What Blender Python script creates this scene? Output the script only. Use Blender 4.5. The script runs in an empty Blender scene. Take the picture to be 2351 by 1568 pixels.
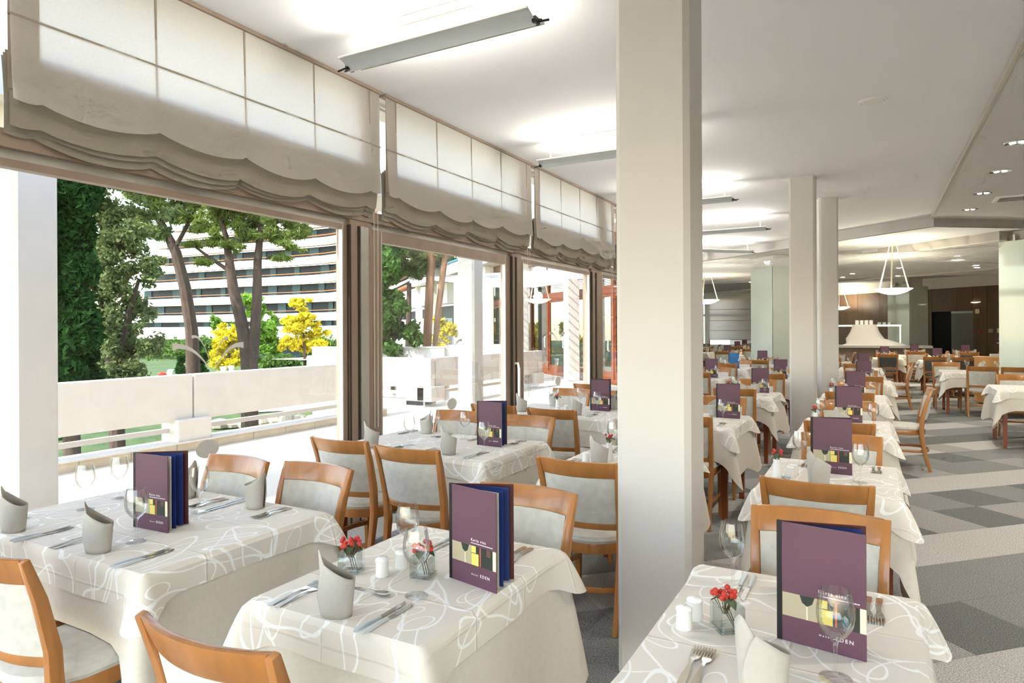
import bpy, bmesh, math, random
import numpy as np
from mathutils import Vector, Matrix
random.seed(7); rng = np.random.default_rng(11)
PI = math.pi
S = bpy.context.scene
COL = S.collection
# ------------------------------------------------------------------ camera, sky, sun, exposure
FPX, CAMZ, YAW, ROLL = 1518.0, 1.565, math.radians(28.77), 0.005
cam = bpy.data.cameras.new('camera'); camo = bpy.data.objects.new('camera', cam); COL.objects.link(camo)
cam.sensor_width = 36.0; cam.lens = 36.0 * FPX / 2351.0
cam.shift_y = -(784 - 756) / 2351.0
cam.clip_start = 0.05; cam.clip_end = 600
camo.matrix_world = (Matrix.Translation((0, 0, CAMZ)) @ Matrix.Rotation(YAW, 4, 'Z') @ Matrix.Rotation(PI / 2, 4, 'X') @ Matrix.Rotation(-ROLL, 4, 'Z'))
S.camera = camo
S.view_settings.view_transform = 'Standard'; S.view_settings.look = 'None'
S.view_settings.gamma = 1.0; S.view_settings.use_curve_mapping = False
S.view_settings.exposure = 1.56
SUN_DIR = Vector((-0.17, -0.66, 0.73)).normalized()        # towards the sun
W = bpy.data.worlds.new('sky'); S.world = W; W.use_nodes = True
wn = W.node_tree.nodes; wl = W.node_tree.links; wn.clear()
sky = wn.new('ShaderNodeTexSky'); sky.sky_type = 'NISHITA'; sky.sun_disc = False
sky.sun_elevation = math.asin(SUN_DIR.z); sky.sun_rotation = math.atan2(SUN_DIR.x, SUN_DIR.y)
sky.air_density = 1.2; sky.dust_density = 0.5; sky.ozone_density = 1.2
bg = wn.new('ShaderNodeBackground'); bg.inputs[1].default_value = 0.30
wo = wn.new('ShaderNodeOutputWorld'); hs = wn.new('ShaderNodeHueSaturation'); hs.inputs['Saturation'].default_value = .8; wl.new(sky.outputs[0], hs.inputs['Color']); wl.new(hs.outputs[0], bg.inputs[0]); wl.new(bg.outputs[0], wo.inputs[0])
sl = bpy.data.lights.new('sun', 'SUN'); sl.energy = 2.9; sl.angle = math.radians(0.6); sl.color = (1, .97, .92)
so = bpy.data.objects.new('sun', sl); COL.objects.link(so); so.rotation_euler = SUN_DIR.to_track_quat('Z', 'Y').to_euler()
cy = S.cycles
cy.use_denoising = True; cy.max_bounces = 6; cy.diffuse_bounces = 4; cy.glossy_bounces = 2; cy.transmission_bounces = 4; cy.use_adaptive_sampling = True; cy.adaptive_threshold = .08; cy.adaptive_min_samples = 12
cy.transparent_max_bounces = 12; cy.caustics_reflective = False; cy.caustics_refractive = False; cy.sample_clamp_indirect = 6.0

# ------------------------------------------------------------------ materials
MATS = {}
def srgb(r, g, b):
    return tuple(((c / 255) / 12.92 if c / 255 <= .04045 else ((c / 255 + .055) / 1.055) ** 2.4) for c in (r, g, b)) + (1,)
def mat(name, col, rough=.6, metal=0, spec=.4, noise=None, bump=None, coat=0, emit=0, sheen=0):
    """noise=(scale, amount, stretch) varies the colour; bump=(scale, strength)."""
    if name in MATS: return MATS[name]
    m = bpy.data.materials.new(name); m.use_nodes = True; nt = m.node_tree; n = nt.nodes; l = nt.links
    p = n['Principled BSDF']; c = srgb(*col)
    p.inputs['Base Color'].default_value = c; p.inputs['Roughness'].default_value = rough
    p.inputs['Metallic'].default_value = metal; p.inputs['Specular IOR Level'].default_value = spec
    if coat: p.inputs['Coat Weight'].default_value = coat; p.inputs['Coat Roughness'].default_value = .12
    if sheen: p.inputs['Sheen Weight'].default_value = sheen
    if emit: p.inputs['Emission Color'].default_value = c; p.inputs['Emission Strength'].default_value = emit
    if noise or bump: tc = n.new('ShaderNodeTexCoord')
    if noise:
        mp = n.new('ShaderNodeMapping'); mp.inputs['Scale'].default_value = noise[2] if len(noise) > 2 else (1, 1, 1)
        nz = n.new('ShaderNodeTexNoise'); nz.inputs['Scale'].default_value = noise[0]; nz.inputs['Detail'].default_value = 4
        l.new(tc.outputs['Object'], mp.inputs[0]); l.new(mp.outputs[0], nz.inputs[0])
        r = n.new('ShaderNodeMapRange'); r.inputs['From Min'].default_value = .3; r.inputs['From Max'].default_value = .7
        r.inputs['To Min'].default_value = 1 - noise[1]; r.inputs['To Max'].default_value = 1 + noise[1]
        l.new(nz.outputs[0], r.inputs[0])
        mx = n.new('ShaderNodeMix'); mx.data_type = 'RGBA'; mx.blend_type = 'MULTIPLY'; mx.inputs[0].default_value = 1
        mx.inputs[6].default_value = c; l.new(r.outputs[0], mx.inputs[7]); l.new(mx.outputs[2], p.inputs['Base Color'])
    if bump:
        nb = n.new('ShaderNodeTexNoise'); nb.inputs['Scale'].default_value = bump[0]; nb.inputs['Detail'].default_value = 3
        l.new(tc.outputs['Object'], nb.inputs[0])
        b = n.new('ShaderNodeBump'); b.inputs['Strength'].default_value = bump[1]; b.inputs['Distance'].default_value = .01
        l.new(nb.outputs[0], b.inputs['Height']); l.new(b.outputs[0], p.inputs['Normal'])
    MATS[name] = m; return m
def thin_glass(name, tint=(1, 1, 1), edge=.55, rough=.0, base=.03):
    if name in MATS: return MATS[name]
    m = bpy.data.materials.new(name); m.use_nodes = True; nt = m.node_tree; n = nt.nodes; l = nt.links; n.clear()
    t = n.new('ShaderNodeBsdfTransparent'); t.inputs[0].default_value = tint + (1,)
    g = n.new('ShaderNodeBsdfGlossy'); g.inputs['Roughness'].default_value = rough; g.inputs[0].default_value = (1, 1, 1, 1)
    lw = n.new('ShaderNodeLayerWeight'); lw.inputs[0].default_value = .25
    r = n.new('ShaderNodeMapRange'); r.inputs['To Min'].default_value = base; r.inputs['To Max'].default_value = edge
    l.new(lw.outputs['Fresnel'], r.inputs[0])
    mx = n.new('ShaderNodeMixShader'); l.new(r.outputs[0], mx.inputs[0]); l.new(t.outputs[0], mx.inputs[1]); l.new(g.outputs[0], mx.inputs[2])
    o = n.new('ShaderNodeOutputMaterial'); l.new(mx.outputs[0], o.inputs[0]); MATS[name] = m; return m
def fabric_translucent(name, col, trans=.5):
    m = bpy.data.materials.new(name); m.use_nodes = True; nt = m.node_tree; n = nt.nodes; l = nt.links; n.clear()
    c = srgb(*col)
    tc = n.new('ShaderNodeTexCoord'); nz = n.new('ShaderNodeTexNoise'); nz.inputs['Scale'].default_value = 320
    mp = n.new('ShaderNodeMapping'); mp.inputs['Scale'].default_value = (1, .25, 1); l.new(tc.outputs['Object'], mp.inputs[0]); l.new(mp.outputs[0], nz.inputs[0])
    r = n.new('ShaderNodeMapRange'); r.inputs['To Min'].default_value = .9; r.inputs['To Max'].default_value = 1.1; l.new(nz.outputs[0], r.inputs[0])
    mc = n.new('ShaderNodeMix'); mc.data_type = 'RGBA'; mc.blend_type = 'MULTIPLY'; mc.inputs[0].default_value = 1; mc.inputs[6].default_value = c; l.new(r.outputs[0], mc.inputs[7])
    d = n.new('ShaderNodeBsdfDiffuse'); t = n.new('ShaderNodeBsdfTranslucent'); l.new(mc.outputs[2], d.inputs[0]); l.new(mc.outputs[2], t.inputs[0])
    mx = n.new('ShaderNodeMixShader'); mx.inputs[0].default_value = trans; l.new(d.outputs[0], mx.inputs[1]); l.new(t.outputs[0], mx.inputs[2])
    o = n.new('ShaderNodeOutputMaterial'); l.new(mx.outputs[0], o.inputs[0]); MATS[name] = m; return m
def cloth_pattern(name, base, line):
    """beige damask with looping white lines, drawn in the cloth's own unrolled coordinates (UV in metres)."""
    m = bpy.data.materials.new(name); m.use_nodes = True; nt = m.node_tree; n = nt.nodes; l = nt.links
    p = n['Principled BSDF']; p.inputs['Roughness'].default_value = .7; p.inputs['Specular IOR Level'].default_value = .25; p.inputs['Sheen Weight'].default_value = .1
    uv = n.new('ShaderNodeUVMap'); uv.uv_map = 'UVMap'
    acc = None
    for i, (sc, rad, wd, rot, off, an) in enumerate([(4.6, .30, .013, .5, 0, .55), (3.5, .33, .0105, -.7, 7.3, .5), (5.6, .26, .0145, 1.5, 3.1, .6)]):
        nz = n.new('ShaderNodeTexNoise'); nz.inputs['Scale'].default_value = 3.2; nz.inputs['Detail'].default_value = 0
        ad = n.new('ShaderNodeVectorMath'); ad.operation = 'ADD'; ad.inputs[1].default_value = (off, off * 1.7, off)
        l.new(uv.outputs[0], ad.inputs[0]); l.new(ad.outputs[0], nz.inputs[0])
        sb = n.new('ShaderNodeVectorMath'); sb.operation = 'SUBTRACT'; sb.inputs[1].default_value = (.5, .5, .5); l.new(nz.outputs[1], sb.inputs[0])
        sc_ = n.new('ShaderNodeVectorMath'); sc_.operation = 'SCALE'; sc_.inputs['Scale'].default_value = .42; l.new(sb.outputs[0], sc_.inputs[0])
        a2 = n.new('ShaderNodeVectorMath'); a2.operation = 'ADD'; l.new(ad.outputs[0], a2.inputs[0]); l.new(sc_.outputs[0], a2.inputs[1])
        mp = n.new('ShaderNodeMapping'); mp.inputs['Rotation'].default_value = (0, 0, rot); mp.inputs['Scale'].default_value = (1, an, 0); l.new(a2.outputs[0], mp.inputs[0])
        vo = n.new('ShaderNodeTexVoronoi'); vo.voronoi_dimensions = '2D'; vo.inputs['Scale'].default_value = sc; vo.inputs['Randomness'].default_value = .75; l.new(mp.outputs[0], vo.inputs['Vector'])
        s1 = n.new('ShaderNodeMath'); s1.operation = 'SUBTRACT'; s1.inputs[1].default_value = rad; l.new(vo.outputs['Distance'], s1.inputs[0])
        ab = n.new('ShaderNodeMath'); ab.operation = 'ABSOLUTE'; l.new(s1.outputs[0], ab.inputs[0])
        mr = n.new('ShaderNodeMapRange'); mr.inputs['From Min'].default_value = wd; mr.inputs['From Max'].default_value = wd * 1.5; mr.inputs['To Min'].default_value = 1; mr.inputs['To Max'].default_value = 0
        l.new(ab.outputs[0], mr.inputs[0])
        if acc is None: acc = mr.outputs[0]
        else:
            mm = n.new('ShaderNodeMath'); mm.operation = 'MAXIMUM'; l.new(acc, mm.inputs[0]); l.new(mr.outputs[0], mm.inputs[1]); acc = mm.outputs[0]
    mx = n.new('ShaderNodeMix'); mx.data_type = 'RGBA'; mx.inputs[6].default_value = srgb(*base); mx.inputs[7].default_value = srgb(*line)
    l.new(acc, mx.inputs[0]); l.new(mx.outputs[2], p.inputs['Base Color'])
    # ironed fold creases: two families of fine ridges in the cloth's own coordinates
    sx = n.new('ShaderNodeSeparateXYZ'); l.new(uv.outputs[0], sx.inputs[0]); hs_ = []
    for ax, per in ((0, .36), (1, .30)):
        pp = n.new('ShaderNodeMath'); pp.operation = 'PINGPONG'; pp.inputs[1].default_value = per / 2; l.new(sx.outputs[ax], pp.inputs[0])
        mr = n.new('ShaderNodeMapRange'); mr.inputs['From Min'].default_value = 0; mr.inputs['From Max'].default_value = .007; mr.inputs['To Min'].default_value = 1; mr.inputs['To Max'].default_value = 0; l.new(pp.outputs[0], mr.inputs[0]); hs_.append(mr.outputs[0])
    mm = n.new('ShaderNodeMath'); mm.operation = 'MAXIMUM'; l.new(hs_[0], mm.inputs[0]); l.new(hs_[1], mm.inputs[1])
    bp = n.new('ShaderNodeBump'); bp.inputs['Strength'].default_value = .55; bp.inputs['Distance'].default_value = .004; l.new(mm.outputs[0], bp.inputs['Height']); l.new(bp.outputs[0], p.inputs['Normal'])
    MATS[name] = m; return m
def leaf_mat(name, col, var=.35):
    m = bpy.data.materials.new(name); m.use_nodes = True; nt = m.node_tree; n = nt.nodes; l = nt.links; n.clear()
    tc = n.new('ShaderNodeTexCoord'); nz = n.new('ShaderNodeTexNoise'); nz.inputs['Scale'].default_value = 1.3; nz.inputs['Detail'].default_value = 6; l.new(tc.outputs['Object'], nz.inputs[0])
    r = n.new('ShaderNodeMapRange'); r.inputs['From Min'].default_value = .3; r.inputs['From Max'].default_value = .7; r.inputs['To Min'].default_value = 1 - var; r.inputs['To Max'].default_value = 1 + var; l.new(nz.outputs[0], r.inputs[0])
    mc = n.new('ShaderNodeMix'); mc.data_type = 'RGBA'; mc.blend_type = 'MULTIPLY'; mc.inputs[0].default_value = 1; mc.inputs[6].default_value = srgb(*col); l.new(r.outputs[0], mc.inputs[7])
    d = n.new('ShaderNodeBsdfDiffuse'); t = n.new('ShaderNodeBsdfTranslucent'); l.new(mc.outputs[2], d.inputs[0]); l.new(mc.outputs[2], t.inputs[0])
    mx = n.new('ShaderNodeMixShader'); mx.inputs[0].default_value = .35; l.new(d.outputs[0], mx.inputs[1]); l.new(t.outputs[0], mx.inputs[2])
    o = n.new('ShaderNodeOutputMaterial'); l.new(mx.outputs[0], o.inputs[0]); MATS[name] = m; return m

M = dict(
    ceil=mat('ceiling_paint', (243, 242, 242), .85, noise=(.7, .02)),
    ceil2=mat('ceiling_grey_panel', (218, 215, 212), .8),
    grid=mat('ceiling_grid_tile', (172, 172, 168), .8, noise=(3, .05)),
    white=mat('white_paint', (240, 236, 228), .6, noise=(1.5, .02)),
    pillar=mat('pillar_paint', (212, 207, 200), .6, noise=(1.5, .02)),
    offw=mat('cream_fascia', (240, 234, 224), .7),
    frame=mat('window_frame_bronze', (160, 140, 122), .45, noise=(6, .08, (1, 1, .15))),
    frame_d=mat('window_gasket', (58, 48, 38), .6),
    alu=mat('window_aluminium', (205, 200, 192), .35, .6),
    redwood=mat('red_brown_timber', (128, 62, 30), .45, noise=(8, .15, (1, 1, .12))),
    plaster=mat('terrace_white_render', (216, 209, 198), .8, noise=(3, .03)),
    paving=mat('terrace_paving', (206, 194, 174), .8, noise=(2.2, .06)),
    kerb=mat('kerb_stone', (206, 192, 168), .85, noise=(8, .1)),
    wood=mat('honey_beech', (176, 117, 62), .32, noise=(14, .16, (1, 1, .12)), coat=.35),
    wood_d=mat('dark_beech', (128, 62, 26), .4, noise=(14, .18, (1, 1, .12)), coat=.2),
    pad=mat('grey_suede', (208, 203, 190), .9, noise=(22, .09), sheen=.3),
    pad_d=mat('charcoal_suede', (84, 84, 80), .9, noise=(22, .08)),
    cloth=mat('plain_beige_cloth', (224, 215, 200), .8, noise=(60, .03), sheen=.1),
    cloth_w=mat('white_linen', (214, 209, 199), .8),
    napkin=mat('grey_beige_napkin', (188, 181, 170), .85, noise=(80, .03)),
    porcelain=mat('white_porcelain', (243, 241, 236), .18, spec=.6),
    steel=mat('polished_steel', (214, 212, 208), .16, 1.0),
    silver=mat('satin_silver', (206, 212, 213), .4, .25),
    chrome_d=mat('dark_metal_clip', (58, 56, 54), .35, .8),
    purple=mat('menu_plum_cover', (98, 65, 80), .45, noise=(5, .05)),
    spine=mat('menu_black_spine', (20, 18, 22), .4),
    maroon=mat('menu_maroon_cover', (74, 18, 16), .45),
    navy=mat('menu_navy_page', (26, 48, 108), .5),
    blue=mat('menu_blue_cover', (40, 104, 160), .5),
    paper=mat('menu_paper', (226, 214, 196), .8),
    m_beige=mat('print_beige', (176, 164, 136), .5), m_dark=mat('print_dark_green', (46, 54, 46), .5),
    m_yellow=mat('print_yellow', (226, 206, 106), .5), m_red=mat('print_red', (196, 92, 70), .5), m_cream=mat('print_cream', (240, 230, 190), .5),
    m_brown=mat('print_brown', (104, 72, 58), .5),
    ink=mat('white_print', (244, 240, 240), .6),
    sticker=mat('white_sticker', (226, 220, 210), .7), sticker_g=mat('grey_print', (222, 216, 212), .6),
    berry=mat('red_berry', (196, 58, 46), .35), leafg=mat('dark_leaf', (74, 92, 58), .5), stem=mat('brown_stem', (96, 80, 50), .7),
    panel=mat('walnut_panel', (112, 90, 70), .5, noise=(5, .14, (1, 1, .1))),
    panel_g=mat('grey_door', (122, 122, 118), .35), black=mat('unlit_opening_black', (10, 9, 9), .9),
    granite=mat('grey_granite', (168, 164, 156), .35, noise=(40, .1)),
    blonde=mat('blonde_veneer', (214, 156, 92), .4, noise=(6, .1, (1, 1, .15))),
    glassgreen=mat('green_back_painted_glass', (226, 236, 224), .06, spec=.7), glassdark=mat('green_glass_shaded', (150, 172, 146), .06, spec=.7),
    bowl=mat('alabaster_glass', (255, 246, 216), .4, emit=1.6),
    tubeglow=mat('fluorescent_glow', (255, 240, 206), .4, emit=1.6),
    bulb=mat('lamp_glow', (255, 246, 226), .4, emit=9),
    chrome=mat('chrome_ring', (205, 205, 205), .12, 1.0), lampw=mat('lamp_white_metal', (236, 230, 216), .4),
    bark=mat('pine_bark', (84, 68, 56), .95, noise=(9, .35, (1, 1, .3)), bump=(14, .6)), bark2=mat('brown_pine_bark', (150, 112, 84), .95, noise=(7, .4, (1, 1, .3)), bump=(12, .7)),
    grass=mat('lawn', (68, 88, 40), .95, noise=(.5, .45)), asphalt=mat('asphalt_path', (146, 152, 158), .9, noise=(3, .12)), gravel=mat('pale_gravel', (226, 214, 192), .9, noise=(2, .06)),
    hotel=mat('hotel_white_render', (244, 242, 236), .8), hglass=mat('hotel_dark_glazing', (22, 36, 42), .5, spec=.25), hcurt=mat('hotel_curtain', (66, 92, 96), .7), hrail=mat('hotel_orange_rail', (196, 128, 78), .6),
    red=mat('red_paint', (206, 44, 30), .5), lounger=mat('sun_bed_fabric', (200, 214, 224), .8),
    stone=mat('garden_stone', (186, 172, 150), .9, noise=(2, .25)),
    cord=mat('white_cord', (226, 220, 208), .7),
    bluepipe=mat('blue_roof_flashing', (86, 150, 196), .5),
    lead=leaf_mat('leaf_dark_cypress', (40, 66, 30)), leao=leaf_mat('leaf_olive', (116, 128, 80), .45), leap=leaf_mat('leaf_pine', (124, 138, 70), .35),
    leay=leaf_mat('leaf_yellow', (206, 190, 52), .35), leag=leaf_mat('leaf_bright_green', (112, 150, 56), .35), leam=leaf_mat('leaf_laurel', (84, 116, 56), .45),
    hedge=leaf_mat('leaf_hedge', (98, 126, 62), .35),
)
for i, c in enumerate([(190, 186, 179), (143, 142, 137), (121, 121, 117), (163, 160, 154)]):
    M['carpet%d' % i] = mat('carpet_shade_%d' % i, c, .97, noise=(150, .55), bump=(140, .6), spec=.1)
GLASS = thin_glass('window_pane_glass', (.98, .985, .98), .35, base=.008)
WGLASS = thin_glass('wine_glass_crystal', (.985, .99, .985), .5, base=.03)
VGLASS = thin_glass('vase_glass', (.95, .975, .965), .7, base=.06)
DGLASS = thin_glass('wing_door_glass', (.42, .49, .47), .9, base=.3)
BLIND = fabric_translucent('blind_linen', (236, 230, 222), .6)
BLIND_S = fabric_translucent('blind_seam', (190, 178, 160), .35)
BLIND_F = fabric_translucent('blind_folds_shaded', (172, 163, 148), .12)  # same linen, colour darkened for the shade of stacked layers
PATTERN = cloth_pattern('swirl_damask', (229, 221, 208), (252, 250, 245))

# ------------------------------------------------------------------ mesh helpers
def obj(name, me, material=None, parent=None):
    o = bpy.data.objects.new(name, me); COL.objects.link(o)
    if parent is not None: o.parent = parent
    if material is not None and not me.materials: me.materials.append(material)
    return o
def tag(o, label=None, cat=None, group=None, kind=None):
    if label: o['label'] = label
    if cat: o['category'] = cat
    if group: o['group'] = group
    if kind: o['kind'] = kind
    return o
def empty(name, loc=(0, 0, 0), rz=0):
    o = bpy.data.objects.new(name, None); COL.objects.link(o); o.location = loc; o.rotation_euler = (0, 0, rz); o.empty_display_size = .1
    return o
def copy_tree(o, loc=None, rz=None, parent=None, label=None, group=None):
    c = o.copy(); COL.objects.link(c); c.parent = parent
    if loc is not None: c.location = loc
    if rz is not None: c.rotation_euler = (0, 0, rz)
    if label: c['label'] = label
    if group: c['group'] = group
    for ch in list(o.children): copy_tree(ch, parent=c)
    return c
class MB:
    def __init__(s): s.v = []; s.f = []; s.uv = None
    def add(s, vs, fs):
        k = len(s.v); s.v += [tuple(p) for p in vs]; s.f += [tuple(i + k for i in f) for f in fs]; return s
    def box(s, x0, x1, y0, y1, z0, z1):
        return s.add([(x0, y0, z0), (x1, y0, z0), (x1, y1, z0), (x0, y1, z0), (x0, y0, z1), (x1, y0, z1), (x1, y1, z1), (x0, y1, z1)],
                     [(0, 3, 2, 1), (4, 5, 6, 7), (0, 1, 5, 4), (1, 2, 6, 5), (2, 3, 7, 6), (3, 0, 4, 7)])
    def prism(s, pts, z0, z1):
        n = len(pts)
        return s.add([(x, y, z0) for x, y in pts] + [(x, y, z1) for x, y in pts],
                     [tuple(range(n - 1, -1, -1)), tuple(range(n, 2 * n))] + [(i, (i + 1) % n, n + (i + 1) % n, n + i) for i in range(n)])
    def loft(s, rings, closed=True, caps=True):
        n = len(rings[0]); k = len(rings); vs = [p for r in rings for p in r]; fs = []
        for a in range(k - 1):
            for i in range(n if closed else n - 1):
                j = (i + 1) % n; fs.append((a * n + i, a * n + j, (a + 1) * n + j, (a + 1) * n + i))
        if caps and closed: fs += [tuple(range(n - 1, -1, -1)), tuple(range((k - 1) * n, k * n))]
        return s.add(vs, fs)
    def tube(s, pts, r, n=8):
        pts = [Vector(p) for p in pts]; rad = r if isinstance(r, (list, tuple)) else [r] * len(pts); rings = []
        prev = None
        for i, p in enumerate(pts):
            d = (pts[min(i + 1, len(pts) - 1)] - pts[max(i - 1, 0)]).normalized()
            ref = Vector((0, 0, 1)) if abs(d.z) < .9 else Vector((1, 0, 0))
            if prev is not None: ref = prev
            a = d.cross(ref).normalized(); b = d.cross(a).normalized(); prev = -b if prev is None else prev
            prev = (ref - d * ref.dot(d)).normalized()
            a = d.cross(prev).normalized(); b = prev
            rings.append([p + (a * math.cos(2 * PI * k / n) + b * math.sin(2 * PI * k / n)) * rad[i] for k in range(n)])
        return s.loft(rings)
    def bar(s, pts, w, h, side=None):
        """rectangular bar along pts; w across (horizontal), h the other way; w,h may be lists"""
        pts = [Vector(p) for p in pts]; n = len(pts); ws = w if isinstance(w, list) else [w] * n; hs = h if isinstance(h, list) else [h] * n; rings = []
        for i, p in enumerate(pts):
            d = (pts[min(i + 1, n - 1)] - pts[max(i - 1, 0)]).normalized()
            if side is not None: a = Vector(side)
            else: a = d.cross(Vector((0, 0, 1))).normalized()
            b = a.cross(d).normalized()
            rings.append([p + a * sx * ws[i] / 2 + b * sy * hs[i] / 2 for sx, sy in ((-1, -1), (1, -1), (1, 1), (-1, 1))])
        return s.loft(rings)
    def lathe(s, prof, n=16, c=(0, 0, 0), caps=False):
        rings = [[(c[0] + r * math.cos(2 * PI * k / n), c[1] + r * math.sin(2 * PI * k / n), c[2] + z) for k in range(n)] for r, z in prof]
        return s.loft(rings, True, caps)
    def grid(s, fn, nu, nv):
        vs = [fn(i / nu, j / nv) for j in range(nv + 1) for i in range(nu + 1)]
        fs = [(j * (nu + 1) + i, j * (nu + 1) + i + 1, (j + 1) * (nu + 1) + i + 1, (j + 1) * (nu + 1) + i) for j in range(nv) for i in range(nu)]
        return s.add(vs, fs)
    def mesh(s, name, smooth=False, uv=None, bev=0):
        me = bpy.data.meshes.new(name); me.from_pydata(s.v, [], s.f)
        if uv is not None:
            ul = me.uv_layers.new(name='UVMap'); co = np.array(uv, dtype=np.float32)
            li = np.zeros(len(me.loops), dtype=np.int32); me.loops.foreach_get('vertex_index', li); ul.data.foreach_set('uv', co[li].ravel())
        if bev:
            bm = bmesh.new(); bm.from_mesh(me)
            bmesh.ops.bevel(bm, geom=[e for e in bm.edges if len(e.link_faces) == 2 and e.calc_face_angle(0) > .6], offset=bev, segments=2, affect='EDGES', profile=.6, clamp_overlap=True)
            bm.to_mesh(me); bm.free()
        if smooth:
            me.polygons.foreach_set('use_smooth', [True] * len(me.polygons))
            try: me.set_sharp_from_angle(angle=math.radians(40))
            except Exception: pass
        me.update(); return me
    def build(s, name, material, parent=None, smooth=False, uv=None, bev=0):
        return obj(name, s.mesh(name, smooth, uv, bev), material, parent)
def struct(name, mb, material, parent=None, **k):
    o = mb.build(name, material, parent, **k)
    if parent is None: o['kind'] = 'structure'
    return o
def text_mesh(txt, size, spacing=1.0, ext=.0002):
    c = bpy.data.curves.new('lettering', 'FONT'); c.body = txt; c.size = size; c.space_character = spacing; c.extrude = ext; c.resolution_u = 2
    o = bpy.data.objects.new('lettering', c); COL.objects.link(o)
    dg = bpy.context.evaluated_depsgraph_get(); me = bpy.data.meshes.new_from_object(o.evaluated_get(dg))
    bpy.data.objects.remove(o); return me

# ------------------------------------------------------------------ floor with carpet tiles laid at 45 degrees
HC = 3.57                                   # ceiling height
XW = -3.78                                  # window line
ROOM_Y0, ROOM_Y1 = -2.2, 34.1
floor = struct('floor', MB().prism([(XW, ROOM_Y0), (9, ROOM_Y0), (9, ROOM_Y1), (-12, ROOM_Y1), (-12, 24.0), (XW, 16.2)], -.20, -.006), M['carpet2'])
tile = .5; cs = math.cos(PI / 4)
tme = []
for i in range(4):
    tme.append(MB().box(-tile / 2 + .001, tile / 2 - .001, -tile / 2 + .001, tile / 2 - .001, -.006, 0).mesh('carpet_tile'))
    tme[i].materials.append(M['carpet%d' % i])
cand = []
for a in range(-40, 60):
    for b in range(-10, 70):
        # u along (1,1)/sqrt2 , v along (-1,1)/sqrt2 ; light rows where the row index fits
        u = (a + .5) * tile; v = (b + .5) * tile + .03 - .12
        x = (u - v) * cs; y = (u + v) * cs
        if not (XW + .36 < x < 8 and -1.5 < y < 34): continue
        if y > 15.4 + (XW - x) * 0 and x < -4: continue
        zc = -x * math.sin(YAW) + y * math.cos(YAW); xc = x * math.cos(YAW) + y * math.sin(YAW)
        if zc < .6: continue
        px = 1175 + FPX * xc / zc; py = 756 + FPX * CAMZ / zc
        row = (b - 1) % 3; r = random.random()
        s = (0 if r < .80 else 3) if row == 0 else (2 if r < .5 else (1 if r < .85 else 3)) if row == 1 else (1 if r < .5 else (2 if r < .85 else 3))
        vis = (-80 < px < 2440 and 780 < py < 1750)
        cand.append((zc if vis else 999 + zc, x, y, s))
cand.sort()
rest = [MB() for _ in range(4)]
for k, (z, x, y, s) in enumerate(cand):
    if k < 300:
        o = obj('carpet_tile', tme[s], None, floor); o.location = (x, y, 0); o.rotation_euler = (0, 0, PI / 4)
    else:
        h = (tile / 2 - .001) / cs
        rest[s].prism([(x, y - h), (x + h, y), (x, y + h), (x - h, y)], -.006, 0)
for s in range(4):
    o = rest[s].build('carpet_tiles_beyond', M['carpet%d' % s], floor); o['kind'] = 'stuff'

# ------------------------------------------------------------------ ceilings: main ceiling, then zigzag steps down
def zig(poly, z0, z1, m, name, parent=None): return struct(name, MB().prism(poly, z0, z1), m, parent)
B1 = [(-12, 24.6), (-3.89, 17.95), (.93, 14.03), (2.06, 14.86), (9, 20.2)]
ceiling = zig([(XW - .25, ROOM_Y0), (.91, ROOM_Y0), (.91, 14.04), (-3.89, 17.93), (-12, 24.6), (-12, 22.4), (XW - .25, 15.8)], HC, HC + .25, M['ceil'], 'ceiling')
zig([(.91, ROOM_Y0), (9, ROOM_Y0), (9, 20.2), (2.06, 14.86), (.91, 14.03)], HC - .05, HC + .25, M['ceil2'], 'ceiling_panel', ceiling)
MB().box(.89, .915, ROOM_Y0, 14.03, HC - .06, HC).build('trim_strip', M['alu'], ceiling)
def fascia(pts, z0, z1, th=.05, name='fascia', parent=ceiling, m=None):
    b = MB()
    for (xa, ya), (xb, yb) in zip(pts, pts[1:]):
        d = Vector((xb - xa, yb - ya)).normalized(); n = Vector((-d.y, d.x)) * th
        b.prism([(xa, ya), (xb, yb), (xb + n.x, yb + n.y), (xa + n.x, ya + n.y)], z0, z1)
    return b.build(name, m or M['offw'], parent)
fascia(B1, 3.37, HC + .01)
B2 = [(-12, 27.0), (-4.6, 21.0), (-3.03, 19.4), (-.8, 17.45), (-.25, 17.55), (2.06, 15.3), (6, 18.5), (9, 21.2)]
B2 = [(-12, 27.2), (-3.6, 19.9), (-.78, 17.3), (-.25, 17.6), (2.06, 15.35), (2.6, 15.8), (9, 21.0)]
zig(B1 + B2[::-1], 3.37, 3.6, M['ceil'], 'ceiling_step', ceiling)
fascia(B2, 3.19, 3.39)
B3 = [(-12, 29), (-5.5, 23.9), (-.3, 20.3), (.1, 17.0), (2.5, 19.3), (9, 25.5)]
B3 = [(-12, 28.0), (-3.4, 20.4), (.05, 17.3), (2.5, 19.3), (9, 25.5)]
zig(B2 + B3[::-1], 3.20, 3.45, M['ceil2'], 'ceiling_step', ceiling)
fascia(B3, 3.08, 3.22, m=M['ceil2'])
BG = [(-12, 33.5), (-1.06, 24.6), (2.81, 21.0), (9, 15.5)]
zig(B3 + [(9, 26.0), (2.81, 21.1), (-1.06, 24.7), (-12, 34.0)], 3.10, 3.30, M['grid'], 'ceiling_grid', ceiling)
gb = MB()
for k in range(-8, 26):                      # thin slats under the grid ceiling
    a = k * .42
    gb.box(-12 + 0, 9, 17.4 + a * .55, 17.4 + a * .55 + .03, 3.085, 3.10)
go = gb.build('grid_slats', M['ceil2'], ceiling); go['kind'] = 'stuff'
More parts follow.
